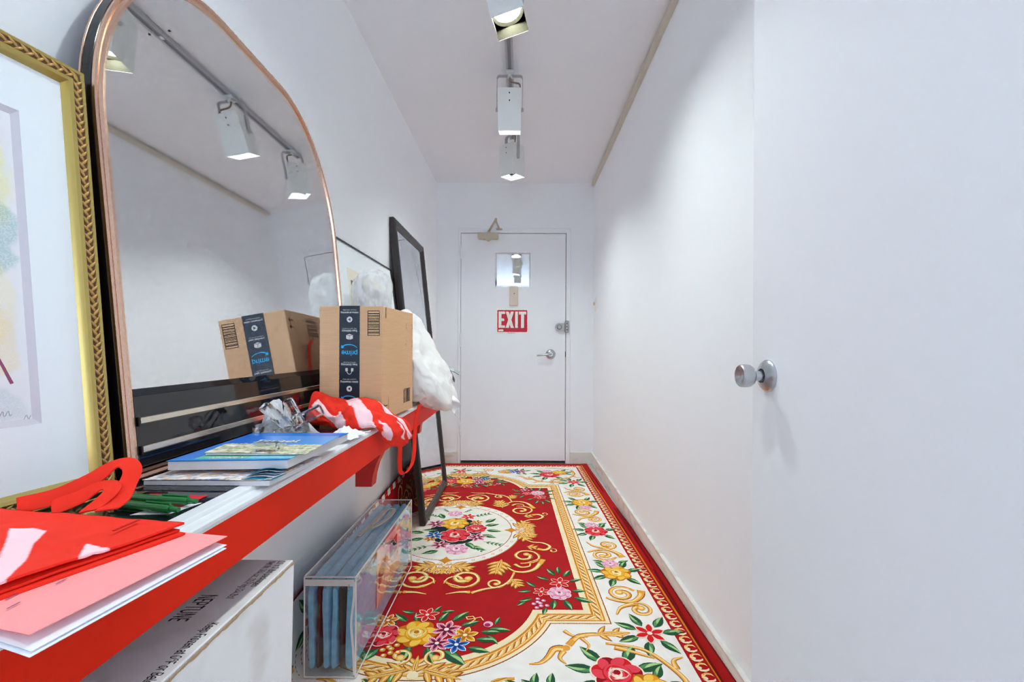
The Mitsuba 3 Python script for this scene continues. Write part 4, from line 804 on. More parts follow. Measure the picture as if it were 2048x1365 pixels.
def film_box():
    """the bag's six faces as one thin creased skin"""
    gs = []
    for axis in range(3):
        for side in (0, 1):
            U, W = np.meshgrid(np.linspace(0, 1, 40), np.linspace(0, 1, 40)); lo, hi = V(QX0, QY0, QZ0), V(QX1, QY1, QZ1)
            p = np.zeros(U.shape + (3,)); o = [k for k in range(3) if k != axis]
            p[..., o[0]] = lo[o[0]] + (hi - lo)[o[0]] * U; p[..., o[1]] = lo[o[1]] + (hi - lo)[o[1]] * W; p[..., axis] = (lo, hi)[side][axis]
            e = np.clip(np.minimum(np.minimum(U, 1 - U), np.minimum(W, 1 - W)) / 0.08, 0, 1)
            nn = meshkit.fbm(p * V(22, 10, 14) + 7 * axis + side, 3, axis * 2 + side) - 0.5
            p[..., axis] += (0.006 * nn * e) if not (axis == 2 and side == 0) else 0
            gs.append(sheet(p))
    m = cat_(gs); m.merge_vertices(); return m
part(t, 'clear_skin', film_box(), 'film_clear', smooth=40, label='clear plastic skin')
E8 = [(QX0, QY0, QZ0), (QX1, QY0 - 0.012, QZ0), (QX1, QY0 - 0.012, QZ1), (QX0, QY0, QZ1)]
def pipe(a, b, r_=0.0026): return cyl(a, b, r_, 8)
A0, A1, A2, A3 = [V(*q) for q in ((QX0, QY0, QZ0), (QX1, QY0, QZ0), (QX1, QY0, QZ1), (QX0, QY0, QZ1))]; dY = V(0, QY1 - QY0, 0)
for a, b in ((A0, A1), (A1, A2), (A2, A3), (A3, A0), (A2, A2 + dY), (A3, A3 + dY), (A0, A0 + dY), (A1, A1 + dY), (A2 + dY, A3 + dY), (A1 + dY, A2 + dY)):
    part(t, 'piping', pipe(a, b), 'piping_white', smooth=60)
zp = part(t, 'zip', cat_([ribbon([A3 + V(0.002, -0.003, -0.016), A2 + V(-0.004, -0.003, -0.016)], V(0, 0, 1), 0.020, 0.0015), ribbon(spline([A2 + V(-0.003, -0.003, -0.012), A2 + V(-0.004, -0.003, -0.06), A2 + V(-0.012, -0.003, -0.14), A2 + V(-0.006, -0.003, -0.22), A1 + V(-0.002, -0.003, 0.01)], 30), V(1, 0, 0), 0.007, 0.0015)]), 'piping_white', label='white zip')
part(zp, 'zip_pull', cat_([tube(A2 + V(-0.018, -0.007, -0.028) + np.stack([0.0032 * np.cos(np.linspace(0, 2 * np.pi, 17)), 0 * np.linspace(0, 1, 17), 0.008 * np.sin(np.linspace(0, 2 * np.pi, 17))], 1), 0.0011, 6)]), 'steel', smooth=60)
zt = QZ1 + 0.0035
hd = part(t, 'handle', ribbon(spline([(-0.606, 1.70, zt), (-0.592, 1.80, zt), (-0.585, 1.835, zt + 0.004), (-0.566, 1.90, zt + 0.022), (-0.540, 1.925, zt + 0.026), (-0.530, 1.895, zt + 0.016), (-0.556, 1.81, zt + 0.004), (-0.580, 1.765, zt + 0.002)], 44), unit(V(0.97, -0.2, 0.0)), 0.015, 0.0022), 'handle_beige', smooth=50, label='beige carrying handle')
for q in ((-0.6045, 1.715), (-0.590, 1.805)):
    part(hd, 'rivet', cyl((q[0], q[1], zt + 0.0005), (q[0], q[1], zt + 0.003), 0.0042, 12), 'steel')
cx = QX1 - 0.0032
cd = part(t, 'insert_card', prism(Polygon([(1.615, 0.10), (1.93, 0.115), (1.93, 0.295), (1.615, 0.306)]), 0.0008, frame(V(cx, 0, 0), V(0, 1, 0), V(0, 0, 1))), 'insert_card', label='pink printed insert card')
part(cd, 'picture', prism(Polygon([(1.635, 0.16), (1.72, 0.20), (1.72, 0.255), (1.635, 0.225)]), 0.0004, frame(V(cx + 0.0008, 0, 0), V(0, 1, 0), V(0, 0, 1))), 'insert_photo')
part(cd, 'picture', prism(Polygon([(1.775, 0.205), (1.875, 0.205), (1.875, 0.265), (1.775, 0.265)]), 0.0004, frame(V(cx + 0.0008, 0, 0), V(0, 1, 0), V(0, 0, 1))), 'quilt_brown')

# ------------------------------------------------------------------ the rug: every motif its own piece of pile, in the rug's own coordinates (a across, b along)
RXC, RYC = -0.37, 2.55
RED, DRED, CREAM, PALE = (176, 22, 26), (140, 12, 20), (243, 238, 230), (247, 228, 186)
GOLD, AMBER, BROWN, HONEY = (232, 164, 62), (214, 132, 34), (150, 84, 40), (250, 214, 140)
DGREEN, GREEN, LGREEN = (40, 84, 56), (86, 142, 88), (172, 208, 140)
PAL = {'red': [(150, 14, 26), (214, 28, 34), (228, 66, 80), (252, 226, 206)], 'yellow': [(196, 112, 16), (232, 156, 24), (246, 196, 76), (253, 238, 178)], 'pink': [(150, 60, 96), (214, 128, 160), (240, 186, 206), (252, 232, 234)],
       'maroon': [(120, 20, 50), (168, 40, 80), (222, 120, 150), (252, 226, 226)], 'blue': [(20, 60, 140), (40, 116, 200), (120, 180, 230), (240, 246, 250)], 'orange': [(170, 84, 20), (226, 140, 40), (246, 190, 90), (253, 236, 190)]}
paint = []                                                     # (group, layer, polygon, colour)
def put(group, layer, poly, colr):
    if not poly.is_empty and poly.area > 1e-8: paint.append((group, layer, poly, colr))
def turn(pts, ang, x, y):
    c, s = math.cos(ang), math.sin(ang); return [(x + c * p - s * q, y + s * p + c * q) for p, q in pts]
def lens(L, w, n=6, fat=0.8):
    u = np.linspace(0, 1, n); s = w / 2 * np.sin(np.pi * u ** fat); return list(zip(u * L, s)) + list(zip(u[::-1][1:-1] * L, -s[::-1][1:-1]))
def leaf(x, y, ang, L, w=None, lay=3):
    w = w or L * 0.42; put('leaves', lay, Polygon(turn(lens(L, w), ang, x, y)), DGREEN)
    put('leaves', lay + 1, Polygon(turn([(u, v * 0.5 + w * 0.17 * math.sin(math.pi * u / L)) for u, v in lens(L * 0.96, w * 0.8)], ang, x, y)), GREEN)
    put('leaves', lay + 2, Polygon(turn([(L * 0.3 + u * 0.68, v * 0.34 + w * 0.16 * math.sin(math.pi * u / L)) for u, v in lens(L, w * 0.8)], ang, x, y)), LGREEN)
def rose(x, y, r, pal, lay=6, spin=0.0):
    p = PAL[pal]; n = 7
    for k in range(n):
        a = spin + 2 * math.pi * k / n; c = Point(x + 0.6 * r * math.cos(a), y + 0.6 * r * math.sin(a)).buffer(0.43 * r, 5)
        put('flowers', lay, c, p[3] if pal != 'yellow' else p[0])
    for k in range(n):
        a = spin + 2 * math.pi * k / n; c = Point(x + 0.57 * r * math.cos(a), y + 0.57 * r * math.sin(a)).buffer(0.395 * r, 5)
        put('flowers', lay + 1, c, p[1] if k % 2 else p[0] if pal != 'pink' else p[1])
        put('flowers', lay + 2, c.intersection(Point(x + 0.75 * r * math.cos(a + 0.3), y + 0.75 * r * math.sin(a + 0.3)).buffer(0.3 * r, 5)), p[2])
    put('flowers', lay + 3, Point(x, y).buffer(0.56 * r, 7), p[1]); put('flowers', lay + 4, Point(x, y + 0.05 * r).buffer(0.5 * r, 7), p[2])
    for k, (rr, a) in enumerate(((0.42, 0.4), (0.36, 2.5), (0.30, 4.6), (0.2, 1.2))):
        c0 = Point(x + 0.12 * r * math.cos(a + spin), y + 0.12 * r * math.sin(a + spin)).buffer(rr * r, 7); c1 = Point(x + 0.22 * r * math.cos(a + spin), y + 0.22 * r * math.sin(a + spin)).buffer(rr * r * 0.93, 7)
        put('flowers', lay + 5, c0.difference(c1), p[3]); put('flowers', lay + 5, Point(x - 0.12 * r * math.cos(a + spin), y - 0.12 * r * math.sin(a + spin)).buffer(rr * r * 0.8, 7).difference(Point(x, y).buffer(rr * r * 0.9, 7)), p[1])
    put('flowers', lay + 6, Point(x, y + 0.08 * r).buffer(0.13 * r, 5), p[0])
def daisy(x, y, r, pal, lay=6, n=6, spin=0.3):
    p = PAL[pal]
    for k in range(n):
        a = spin + 2 * math.pi * k / n
        put('flowers', lay, Polygon(turn(lens(r, r * 0.52, 6, 1.25), a, x, y)), p[3]); put('flowers', lay + 1, Polygon(turn(lens(r * 0.93, r * 0.40, 6, 1.25), a, x, y)), p[1] if pal != 'maroon' else p[2]); put('flowers', lay + 2, Polygon(turn(lens(r * 0.72, r * 0.24, 6), a, x, y)), p[0] if pal != 'red' else p[1])
    put('flowers', lay + 3, Point(x, y).buffer(r * 0.16, 5), p[3])
def berries(x, y, r, pal='orange'):
    for k in range(8):
        a = k * 2.4; q = 0.42 * r * math.sqrt(k); c = (x + q * math.cos(a), y + q * math.sin(a)); put('flowers', 6, Point(c).buffer(r * 0.3, 5), PAL[pal][1]); put('flowers', 7, Point(c[0] - r * 0.06, c[1] + r * 0.06).buffer(r * 0.16, 5), PAL[pal][3])
def sprig(x, y, ang, L, n=4):
    for k in range(n):
        u = (k + 1) / n; q = (x + L * u * math.cos(ang), y + L * u * math.sin(ang)); leaf(*q, ang + 0.75, L * 0.3, L * 0.13); leaf(*q, ang - 0.75, L * 0.3, L * 0.13)
    put('leaves', 3, LineString([(x, y), (x + L * math.cos(ang), y + L * math.sin(ang))]).buffer(0.0016), DGREEN)
def around(x, y, r, angs, L, w=None):
    for a in angs: leaf(x + r * math.cos(a), y + r * math.sin(a), a, L, w)
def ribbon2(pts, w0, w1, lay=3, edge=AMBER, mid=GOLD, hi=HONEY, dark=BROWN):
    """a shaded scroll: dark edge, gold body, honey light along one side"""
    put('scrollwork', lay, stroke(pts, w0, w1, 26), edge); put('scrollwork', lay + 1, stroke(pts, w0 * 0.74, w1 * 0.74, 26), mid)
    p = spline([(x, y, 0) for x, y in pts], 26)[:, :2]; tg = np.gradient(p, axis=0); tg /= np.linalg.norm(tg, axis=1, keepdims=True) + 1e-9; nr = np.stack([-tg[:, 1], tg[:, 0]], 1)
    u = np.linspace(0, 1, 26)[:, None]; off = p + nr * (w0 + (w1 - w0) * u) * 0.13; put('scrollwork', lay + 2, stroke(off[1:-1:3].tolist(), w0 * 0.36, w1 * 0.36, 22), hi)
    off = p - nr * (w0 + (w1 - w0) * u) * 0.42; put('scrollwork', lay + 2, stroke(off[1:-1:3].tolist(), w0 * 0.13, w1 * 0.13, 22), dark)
def spiral(x, y, r, a0, turns, sgn=1, rin=0.22, n=11):
    return [(x + (r * (1 - u) + r * rin * u) * math.cos(a0 + sgn * 2 * math.pi * turns * u), y + (r * (1 - u) + r * rin * u) * math.sin(a0 + sgn * 2 * math.pi * turns * u)) for u in np.linspace(0, 1, n)]
def cscroll(x, y, r, a0, turns=1.25, sgn=1, w=None, **k):
    w = w or r * 0.30; pts = spiral(x, y, r, a0, turns, sgn); ribbon2(pts, w * 0.45, w, **k); q = pts[-1]
    put('scrollwork', 6, Point(q).buffer(w * 0.62, 6), k.get('mid', GOLD)); put('scrollwork', 7, Point(q).buffer(w * 0.36, 6), HONEY)
def acanthus(x, y, ang, L, w, lobes=4, edge=AMBER):
    for s in (1, -1):
        for k in range(lobes):
            u = 0.15 + 0.75 * k / lobes; b_ = turn([(L * u, 0)], ang, x, y)[0]
            put('scrollwork', 3, Polygon(turn(lens(w * (1.05 - 0.5 * u), w * 0.36), ang + s * (0.95 - 0.45 * u), *b_)), BROWN if edge == AMBER else edge); put('scrollwork', 4, Polygon(turn(lens(w * (0.95 - 0.5 * u), w * 0.25), ang + s * (0.95 - 0.45 * u), *b_)), GOLD); put('scrollwork', 5, Polygon(turn(lens(w * (0.9 - 0.5 * u), w * 0.09), ang + s * (1.0 - 0.45 * u), *b_)), HONEY)
    put('scrollwork', 6, Polygon(turn(lens(L, w * 0.34), ang, x, y)), GOLD); put('scrollwork', 7, Polygon(turn(lens(L * 0.9, w * 0.15), ang, x, y)), HONEY); put('scrollwork', 8, Polygon(turn(lens(L * 0.8, w * 0.05), ang, x, y)), BROWN)

AW, BN, BF = 1.004, -1.43, 1.478
LEFT = -0.575                                                   # the left edge, where the rug runs up the wall
allr = sbox(LEFT, BN, AW, BF)
S0 = unary_union([sbox(-0.592, -0.774, 0.592, 0.774)] + [Point(0, s * 0.655).buffer(0.412, 40) for s in (1, -1)])
def grown(o): return S0.buffer(o, join_style=2, mitre_limit=4)
put('border', 0, sbox(-0.83, BN + 0.11, 0.891, BF - 0.11).difference(grown(0.02)), CREAM)
put('field', 0, allr.difference(sbox(-0.83, BN + 0.11, 0.891, BF - 0.11)), RED); put('field', 0, grown(0.02).intersection(allr), RED)
put('border', 1, sbox(0.946, BN, 0.954, BF - 0.05), AMBER)
for o0, o1, c_ in ((0.0, 0.0255, PALE), (0.0255, 0.034, AMBER), (0.034, 0.066, HONEY), (0.066, 0.0725, AMBER), (0.0725, 0.086, PALE), (0.086, 0.0905, BROWN)):
    put('border', 1, grown(o1).difference(grown(o0)).intersection(allr), c_)
ring = grown(0.05).exterior; n = int(ring.length / 0.034)
for k in range(n):
    p0, p1 = np.array(ring.interpolate((k + 0.0) / n, True).coords[0]), np.array(ring.interpolate((k + 0.5) / n, True).coords[0]); d = unit(p1 - p0); a = math.atan2(d[1], d[0]) + 0.5; c = (p0 + p1) / 2
    if c[0] < LEFT + 0.03 or c[0] < -0.35 and c[1] < -1.0: continue
    L_ = 0.050; q = c - V(math.cos(a), math.sin(a)) * L_ / 2
    put('border', 2, Polygon(turn(lens(L_, 0.024, 6, 1.0), a, *q)), AMBER); put('border', 3, Polygon(turn(lens(L_ * 0.94, 0.0165, 6, 1.0), a, *(q + V(-d[1], d[0]) * 0.0015))), (250, 200, 110)); put('border', 4, Polygon(turn(lens(L_ * 0.8, 0.0075, 5, 1.0), a, *(q + V(-d[1], d[0]) * 0.002 + d * 0.003))), PALE); put('border', 4, Polygon(turn(lens(L_, 0.0042, 5, 1.0), a, *(q + d * 0.009))), BROWN)
def chain(x, y, ang, s=1.0):
    def pc(lay, pts, c_): put('border', lay, Polygon(turn([(u * s, v * s) for u, v in pts], ang, x, y)).buffer(0), c_)
    pc(2, [(-0.021, 0.0), (-0.016, 0.014), (0.0, 0.022), (0.016, 0.018), (0.021, 0.004), (0.012, 0.012), (-0.002, 0.013), (-0.010, 0.004), (-0.012, -0.010)], HONEY)
    pc(2, [(-0.021, -0.006), (-0.012, -0.018), (0.004, -0.021), (0.018, -0.014), (0.021, -0.004), (0.010, -0.010), (-0.004, -0.011)], PALE)
    pc(3, [(-0.014, 0.008), (-0.004, 0.017), (0.012, 0.0165), (0.0, 0.0195), (-0.011, 0.015)], AMBER)
    put('border', 3, Point(*turn([(-0.009 * s, -0.003 * s)], ang, x, y)[0]).buffer(0.0068 * s, 6), PALE)
for k in range(62): chain(0.919, BF - 0.085 - 0.046 * k, 0.0)
for k in range(42): chain(0.90 - 0.046 * k if 0.90 - 0.046 * k > LEFT else 0.9, BF - 0.088, math.pi / 2)
for k in range(26): put('border', 2, sbox(LEFT, BF - 0.14 - 0.105 * k, LEFT + 0.034, BF - 0.09 - 0.105 * k), CREAM)
put('border', 1, sbox(LEFT + 0.018, -1.0, LEFT + 0.022, BF - 0.06), AMBER)

# the middle: an oval of flowers with gold scrolls round it
ov = affinity.scale(Point(0, 0).buffer(1, 48), 0.372, 0.415); ov2 = affinity.scale(Point(0, 0).buffer(1, 48), 0.322, 0.362)
put('oval', 1, ov, CREAM); put('oval', 2, ov2.buffer(0.0035).difference(ov2.buffer(-0.0025)), (176, 100, 44)); put('oval', 2, ov2, (240, 234, 220))
put('oval', 2, ov.difference(ov.buffer(-0.005)), AMBER)
for k in range(40):
    a = 2 * math.pi * (k + 0.5) / 40
    if min(abs(math.sin(a)), abs(math.cos(a))) > 0.28: put('oval', 3, Point(0.347 * math.cos(a), 0.389 * math.sin(a)).buffer(0.0085, 6), GOLD); put('oval', 4, Point(0.347 * math.cos(a), 0.389 * math.sin(a)).buffer(0.005, 6), CREAM)
put('leaves', 3, affinity.scale(Point(0.01, -0.01).buffer(0.145, 12), 1.0, 1.25), (26, 40, 44))
ML_ = [(-0.006, 0.092, 0.082, 'yellow'), (0.012, -0.072, 0.088, 'red'), (0.122, 0.02, 0.062, 'red'), (-0.022, 0.25, 0.048, 'pink'), (0.04, -0.245, 0.062, 'pink')]
for x, y, r_, p_ in ML_: rose(x, y, r_, p_, 6, x * 9)
for x, y, r_, p_ in ((0.063, 0.2, 0.05, 'red'), (-0.116, 0.085, 0.06, 'maroon'), (-0.10, -0.075, 0.055, 'blue'), (-0.052, -0.195, 0.056, 'maroon'), (0.135, -0.10, 0.056, 'maroon'), (0.12, 0.11, 0.042, 'orange'), (-0.115, -0.12, 0.04, 'orange')): daisy(x, y, r_, p_, 8)
for x, y, a, L_ in ((0.10, -0.19, -0.75, 0.09), (0.09, 0.20, 0.5, 0.1), (-0.10, 0.19, 2.6, 0.08), (-0.10, -0.20, 3.7, 0.1), (0.17, -0.15, -0.4, 0.09), (-0.06, 0.27, 2.2, 0.06), (0.03, 0.27, 0.9, 0.06)): sprig(x, y, a, L_)
for x, y, a in ((0.17, 0.06, 0.35), (0.18, 0.0, -0.2), (0.17, 0.11, 0.8), (-0.16, -0.04, 3.0), (-0.15, -0.11, 3.6), (-0.16, 0.14, 2.4), (0.08, -0.16, -1.0), (-0.08, 0.17, 2.0), (-0.02, -0.16, 4.2), (0.1, -0.21, -0.4), (-0.05, -0.26, 3.6), (0.16, -0.06, -0.5), (-0.09, 0.0, 3.2)): leaf(x, y, a, 0.09, 0.04)
def cartouche(x, y, ang):
    put('oval', 2, Polygon(turn([(0.03 + 0.062 * math.cos(q), 0.105 * math.sin(q)) for q in np.linspace(0, 2 * math.pi, 28)[:-1]], ang, x, y)), CREAM)
    for s in (1, -1):
        p0 = turn([(0.0, s * 0.02)], ang, x, y)[0]; acanthus(*p0, ang + s * 1.15, 0.135, 0.08, 3, edge=(150, 80, 24))
        p1 = turn([(0.03, s * 0.02)], ang, x, y)[0]; acanthus(*p1, ang + s * 0.55, 0.075, 0.05, 2, edge=(150, 80, 24))
    acanthus(*turn([(0.03, 0)], ang, x, y)[0], ang, 0.07, 0.06, 2, edge=(150, 80, 24))
    put('scrollwork', 8, Polygon(turn([(-0.075, 0), (-0.05, 0.012), (-0.035, 0.034), (-0.02, 0.012), (0.0, 0.0), (-0.02, -0.012), (-0.035, -0.034), (-0.05, -0.012)], ang, x, y)), AMBER)
    for u, v in ((0, 0.022), (0, -0.022), (0.016, 0.0), (0.03, 0.013), (0.03, -0.013)):
        q = turn([(u, v)], ang, x, y)[0]; put('scrollwork', 9, Point(q).buffer(0.0115, 6), AMBER); put('scrollwork', 10, Point(q).buffer(0.0085, 6), PALE)
cartouche(0, -0.402, -math.pi / 2); cartouche(0, 0.402, math.pi / 2); cartouche(0.355, 0, 0); cartouche(-0.355, 0, math.pi)
FK = dict(edge=(196, 116, 30), mid=(236, 178, 80), hi=(253, 236, 180), dark=(120, 52, 20))
for sa in (1, -1):
    for sb in (1, -1):
        def f(x, y): return (sa * x, sb * y)
        sg = sa * sb
        def ang(a): return math.atan2(sb * math.sin(a), sa * math.cos(a))
        def cs(x, y, r_, a0, tn, s_, w=None): cscroll(*f(x, y), r_, ang(a0), tn, s_ * sg, w, **FK)
        def rb(pts, w0, w1): ribbon2([f(*q) for q in pts], w0, w1, **FK)
        cs(0.105, 0.535, 0.088, 2.9, 1.45, -1, 0.030); rb([(0.02, 0.58), (0.035, 0.535), (0.075, 0.52), (0.10, 0.555)], 0.006, 0.026)
        acanthus(*f(0.27, 0.35), ang(1.75), 0.16, 0.085, 4); rb([(0.145, 0.655), (0.20, 0.625), (0.27, 0.60), (0.31, 0.545), (0.33, 0.47)], 0.020, 0.012); acanthus(*f(0.31, 0.53), ang(1.1), 0.09, 0.06, 3)
        cs(0.245, 0.575, 0.042, 0.6, 1.1, 1, 0.020); rb([(0.04, 0.665), (0.09, 0.65), (0.14, 0.648)], 0.006, 0.024)
        cs(0.385, 0.315, 0.082, 1.9, 1.5, -1, 0.026); rb([(0.295, 0.43), (0.33, 0.47), (0.38, 0.475), (0.43, 0.44), (0.47, 0.35)], 0.012, 0.030); rb([(0.33, 0.40), (0.36, 0.43), (0.40, 0.42), (0.405, 0.385)], 0.022, 0.008)
        rb([(0.385, 0.115), (0.43, 0.155), (0.48, 0.165), (0.515, 0.205), (0.49, 0.245), (0.45, 0.235)], 0.012, 0.026); cs(0.525, 0.255, 0.03, 3.6, 1.0, 1, 0.011); acanthus(*f(0.405, 0.10), ang(-0.9), 0.075, 0.05, 3); acanthus(*f(0.395, 0.21), ang(0.2), 0.06, 0.05, 2)
def bouquet(x, y, s):
    """the end bouquet; s = -1 at the near end, 1 at the far end"""
    g = lambda u, v: (x + u, y + s * v)
    for u, v, r_, p_ in ((-0.02, 0, 0.075, 'yellow'), (-0.135, 0.01, 0.062, 'red')): rose(*g(u, v), r_, p_, 6, 1.0)
    for u, v, r_, p_ in ((0.0, -0.112, 0.048, 'red'), (0.085, -0.022, 0.056, 'maroon'), (0.155, 0.01, 0.05, 'yellow'), (0.062, 0.055, 0.048, 'maroon'), (0.13, 0.062, 0.048, 'blue'), (-0.14, -0.075, 0.042, 'orange')): daisy(*g(u, v), r_, p_, 8)
    berries(*g(-0.088, 0.085), 0.034)
    for u, v, a, L_ in ((0.03, 0.075, 1.2, 0.09), (-0.03, 0.065, 1.7, 0.085), (0.09, 0.09, 0.75, 0.11), (-0.13, 0.08, 2.2, 0.09), (-0.15, 0.1, 2.6, 0.08), (0.17, 0.075, 0.3, 0.08), (0.195, 0.03, 0.1, 0.075), (0.02, -0.13, -1.0, 0.05), (0.05, -0.13, -0.2, 0.055), (-0.05, -0.125, 3.4, 0.055), (-0.07, -0.07, 3.9, 0.075), (-0.10, -0.055, 3.4, 0.09), (-0.03, -0.07, -1.8, 0.06), (0.05, -0.07, -1.1, 0.07), (0.10, -0.075, -0.8, 0.085), (0.135, -0.045, -0.4, 0.075), (0.21, -0.01, 0.0, 0.07), (0.24, -0.03, 0.15, 0.08), (0.26, -0.055, -1.2, 0.05), (0.235, 0.01, 0.9, 0.06)): leaf(*g(u, v), a * s, L_)
    put('flowers', 7, Point(*g(0.235, -0.055)).buffer(0.018, 6), PAL['pink'][2]); put('flowers', 8, Point(*g(0.232, -0.05)).buffer(0.011, 6), PAL['maroon'][1])
    put('scrollwork', 6, LineString([g(0.165, -0.06), g(0.185, -0.085), g(0.175, -0.105), g(0.15, -0.10), g(0.155, -0.085), g(0.18, -0.09), g(0.205, -0.10), g(0.215, -0.08)]).buffer(0.0022), HONEY)
bouquet(-0.01, -0.925, -1); bouquet(0.0, 0.93, 1)
def corner_spray(x, y, s):
    g = lambda u, v: (x + u, y + s * v)
    rose(*g(0.005, 0.0), 0.05, 'pink', 6, 0.4); daisy(*g(0.015, -0.085), 0.048, 'red', 8); daisy(*g(-0.07, -0.01), 0.038, 'red', 8); berries(*g(-0.08, 0.075), 0.032, 'pink')
    for u, v, a, L_ in ((0.02, 0.05, 1.3, 0.075), (-0.02, 0.05, 1.8, 0.07), (0.06, 0.03, 0.5, 0.08), (0.06, -0.02, 0.0, 0.06), (-0.11, -0.02, 3.0, 0.06), (-0.09, -0.05, -2.3, 0.06), (-0.11, 0.04, 2.8, 0.06), (0.04, -0.14, -1.0, 0.07), (0.0, -0.15, -2.0, 0.07), (-0.03, -0.11, -2.6, 0.06), (0.06, -0.1, -0.3, 0.06), (0.02, -0.17, -1.5, 0.06), (-0.14, 0.06, 2.4, 0.05), (-0.06, 0.105, 1.9, 0.05)): leaf(*g(u, v), a * s, L_)
for s in (-1, 1): corner_spray(0.508, s * 0.655, -s * -1); corner_spray(-0.5, s * 0.66, s)
# the broad cream border: roses and scrolls in turn up the right side
def blossom(x, y, r_, p_, p2=None, d=0.085):
    around(x, y, r_ * 0.8, [0.3, 1.0, 2.2, 2.9, 3.6, 4.3, 5.4], r_ * 1.15, r_ * 0.5); rose(x, y, r_, p_, 6, y * 7)
    if p2: rose(x - 0.008, y + d, r_ * 0.62, p2, 6, 2.0); around(x, y + d, r_ * 0.5, [0.4, 2.7], r_ * 0.9, r_ * 0.35)
def side_scroll(x, y, s):
    cscroll(x - 0.012, y + s * 0.05, 0.062, 0.4 * s, 1.3, s, 0.028); ribbon2([(x - 0.085, y + s * 0.02), (x - 0.05, y - s * 0.0), (x + 0.01, y - s * 0.012), (x + 0.06, y + s * 0.03), (x + 0.075, y + s * 0.075)], 0.012, 0.034)
    cscroll(x + 0.03, y - s * 0.065, 0.054, 2.6 * s, 1.25, -s, 0.026); ribbon2([(x - 0.07, y - s * 0.10), (x - 0.045, y - s * 0.055), (x - 0.01, y - s * 0.035), (x + 0.03, y - s * 0.02)], 0.008, 0.032)
for y, p_, p2 in ((-0.48, 'yellow', 'pink'), (-0.01, 'red', 'pink'), (0.46, 'yellow', 'pink')): blossom(0.792, y, 0.068, p_, p2 if y < 0.3 else None)
rose(0.80, 0.375, 0.04, 'pink', 6, 1.1)
for y, s in ((-0.705, 1), (-0.25, -1), (0.235, 1), (0.69, -1)): side_scroll(0.785, y, s)
for sb in (-1, 1):
    daisy(0.805, sb * 0.92, 0.06, 'red', 8); around(0.805, sb * 0.92, 0.045, [0.1, 0.9, 1.9, 2.6, 3.5, 4.4, 5.3], 0.085, 0.036)
    # corner roses
    blossom(0.64, sb * 1.125, 0.085, 'red'); rose(0.725, sb * 1.185, 0.062, 'yellow', 12, 0.3); rose(0.63, sb * 1.225, 0.045, 'pink', 12); around(0.725, sb * 1.185, 0.05, [0.2, 5.8, 1.0], 0.07, 0.032)
    acanthus(0.60, sb * 0.925, -0.08 * sb, 0.14, 0.06, 2); ribbon2([(0.735, sb * 0.915), (0.69, sb * 0.93), (0.62, sb * 0.925), (0.55, sb * 0.935), (0.505, sb * 0.985)], 0.008, 0.026); ribbon2([(0.50, sb * 0.905), (0.53, sb * 0.935), (0.58, sb * 0.94)], 0.018, 0.008); ribbon2([(0.555, sb * 0.945), (0.575, sb * 0.985), (0.56, sb * 1.015)], 0.016, 0.004)
    put('scrollwork', 5, Point(0.495, sb * 1.0).buffer(0.014, 7), GOLD); ribbon2([(0.49, sb * 1.005), (0.455, sb * 1.005), (0.43, sb * 1.045), (0.40, sb * 1.075), (0.365, sb * 1.08)], 0.038, 0.006); ribbon2([(0.485, sb * 1.015), (0.468, sb * 1.05), (0.485, sb * 1.08)], 0.024, 0.005)
    ribbon2([(0.635, sb * 0.975), (0.69, sb * 0.985), (0.76, sb * 1.01), (0.81, sb * 1.075), (0.845, sb * 1.16), (0.835, sb * 1.26)], 0.012, 0.022); ribbon2([(0.835, sb * 1.1), (0.84, sb * 1.06), (0.875, sb * 1.045)], 0.024, 0.006); ribbon2([(0.66, sb * 0.995), (0.72, sb * 1.02), (0.78, sb * 1.05)], 0.026, 0.008)
    for x, p_ in ((0.41, 'maroon'), (0.36, 'blue'), (-0.08, 'red'), (-0.42, 'maroon')): daisy(x, sb * 1.215, 0.055, p_, 8); around(x, sb * 1.215, 0.04, [0.4, 1.3, 2.4, 3.6, 5.2], 0.06, 0.028)
    cscroll(0.29, sb * 1.215, 0.075, 1.2, 1.35, -sb, 0.026); acanthus(0.235, sb * 1.165, 1.0 * sb, 0.12, 0.06, 3); cscroll(0.15, sb * 1.265, 0.05, 2.0, 1.2, sb, 0.02); ribbon2([(0.02, sb * 1.23), (0.08, sb * 1.20), (0.13, sb * 1.21)], 0.006, 0.022)
    ribbon2([(0.53, sb * 1.28), (0.62, sb * 1.315), (0.74, sb * 1.31), (0.82, sb * 1.28)], 0.008, 0.016); cscroll(-0.27, sb * 1.215, 0.07, 1.9, 1.35, sb, 0.024)
    # shell at each end of the field
    for s in (1, -1):
        cscroll(s * 0.06, sb * 1.045, 0.042, math.pi / 2 * sb, 1.05, s * sb, 0.024, **FK); acanthus(s * 0.015, sb * 1.105, sb * (math.pi / 2 - s * 1.25), 0.15, 0.075, 3)
    acanthus(0, sb * 1.13, -sb * math.pi / 2, 0.09, 0.06, 2); put('scrollwork', 9, Point(0, sb * 1.135).buffer(0.018, 8), PALE)
# up the wall at the near left
for y, p_ in ((-0.98, 'red'), (-0.45, 'maroon')): daisy(-0.46, y, 0.06, p_, 8); around(-0.46, y, 0.045, [0.4, 1.5, 2.6, 3.7, 5.0], 0.075, 0.034)
for y in (-1.2, -0.85, -0.65): cscroll(-0.42, y, 0.075, 1.0, 1.3, 1, 0.026)

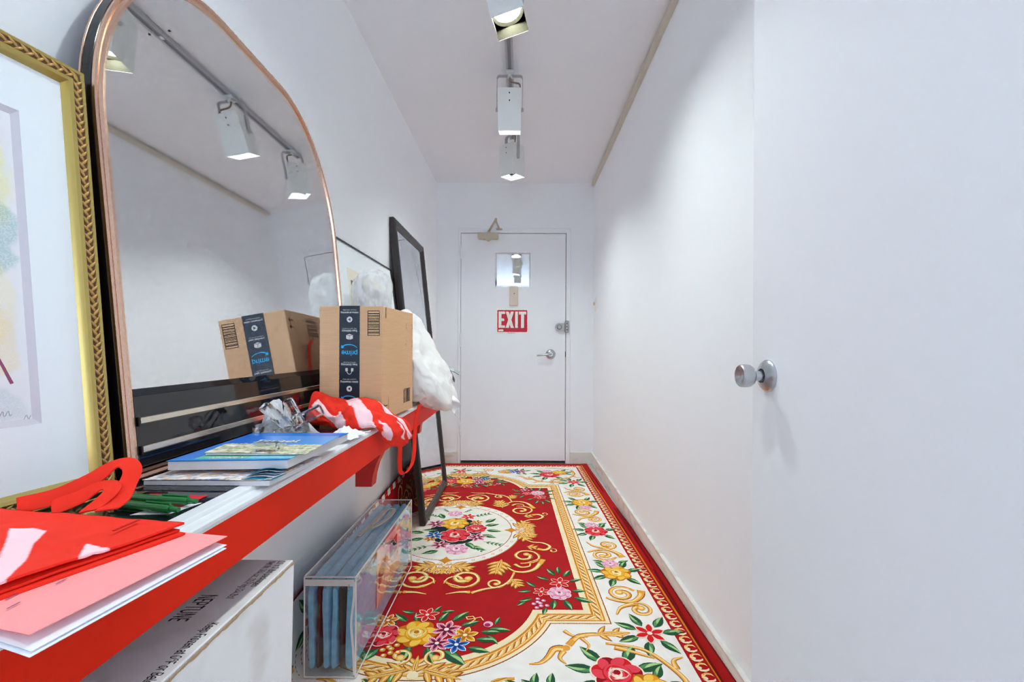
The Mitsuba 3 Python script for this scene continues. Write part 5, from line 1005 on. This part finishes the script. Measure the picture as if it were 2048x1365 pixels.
S_X, S_R = -0.676, 0.050
def rug_point(p, up):
    """rug coordinates and a height over its back -> the room: flat, wavy at the right edge, bent up the left wall"""
    a, b = p[:, 0], p[:, 1]; X = RXC + a - 0.033 * b; Y = RYC + b
    over = np.maximum(X + up * 0 - 0.6215, 0); X = np.minimum(X, 0.6215 + 0.10 * over); lift = 0.95 * over + 0.004 * np.clip((a - 0.945) / 0.055, 0, 1) ** 1.5 * (0.55 + 0.45 * np.sin(b * 9.0)) + 0.0035 * np.exp(-((a - 0.972) / 0.006) ** 2) * (0.5 + 0.5 * np.sin(b * 7 + 1))
    s = np.maximum(S_X - X, 0); th = np.minimum(s / S_R, math.radians(84)); e = s - th * S_R
    cx, cz = np.minimum(X, 1e9), 0 * X; cx = np.where(s > 0, S_X - S_R * np.sin(th) - e * np.cos(th), X); cz = S_R * (1 - np.cos(th)) + e * np.sin(th)
    kk = np.clip(over / 0.005, 0, 1); X2 = np.minimum(cx + np.sin(th) * up + kk * (0.0075 - up), XR - 0.0155); return np.stack([X2, Y, cz + np.cos(th) * np.where(kk > 0, up + (0.0085 - up) * kk, up) + lift], 1)
def rug_mesh(polys, layer_step=0.00022, base=0.0085, longest=None):
    vs, fs, cs_, off = [], [], [], 0
    for lay, poly, colr in polys:
        poly = poly.intersection(allr)
        for g in getattr(poly, 'geoms', [poly]):
            if g.geom_type != 'Polygon' or g.area < 2e-7: continue
            v, f = trimesh.creation.triangulate_polygon(g, engine='earcut')
            if longest and g.bounds[2] - g.bounds[0] > longest or longest and g.bounds[3] - g.bounds[1] > longest:
                v, f = trimesh.remesh.subdivide_to_size(np.column_stack([v, np.zeros(len(v))]), f, longest, max_iter=12); v = v[:, :2]
            P = rug_point(np.asarray(v), base + layer_step * lay); vs.append(P); fs.append(np.asarray(f) + off); off += len(P)
            j = 0.94 + 0.12 * meshkit.noise(np.column_stack([v[:, 0] * 30, v[:, 1] * 30, np.full(len(v), lay)])); cs_.append(lin(colr)[None] * j[:, None])
    m = trimesh.Trimesh(np.vstack(vs), np.vstack(fs), process=False)
    up_ = m.face_normals[:, 2] < 0; return m, np.vstack(cs_)
t = thing('floral_rug', 'red and cream floral rug with gold scrolls covering the hall floor', 'rug')
gx = np.linspace(LEFT, AW, 120); gy = np.linspace(BN, BF, 120); GU, GV = np.meshgrid(gx, gy); bk = rug_point(np.column_stack([GU.ravel(), GV.ravel()]), 0.0083).reshape(120, 120, 3)
part(t, 'backing', sheet(bk, 0.0075), 'rug_back', smooth=True)
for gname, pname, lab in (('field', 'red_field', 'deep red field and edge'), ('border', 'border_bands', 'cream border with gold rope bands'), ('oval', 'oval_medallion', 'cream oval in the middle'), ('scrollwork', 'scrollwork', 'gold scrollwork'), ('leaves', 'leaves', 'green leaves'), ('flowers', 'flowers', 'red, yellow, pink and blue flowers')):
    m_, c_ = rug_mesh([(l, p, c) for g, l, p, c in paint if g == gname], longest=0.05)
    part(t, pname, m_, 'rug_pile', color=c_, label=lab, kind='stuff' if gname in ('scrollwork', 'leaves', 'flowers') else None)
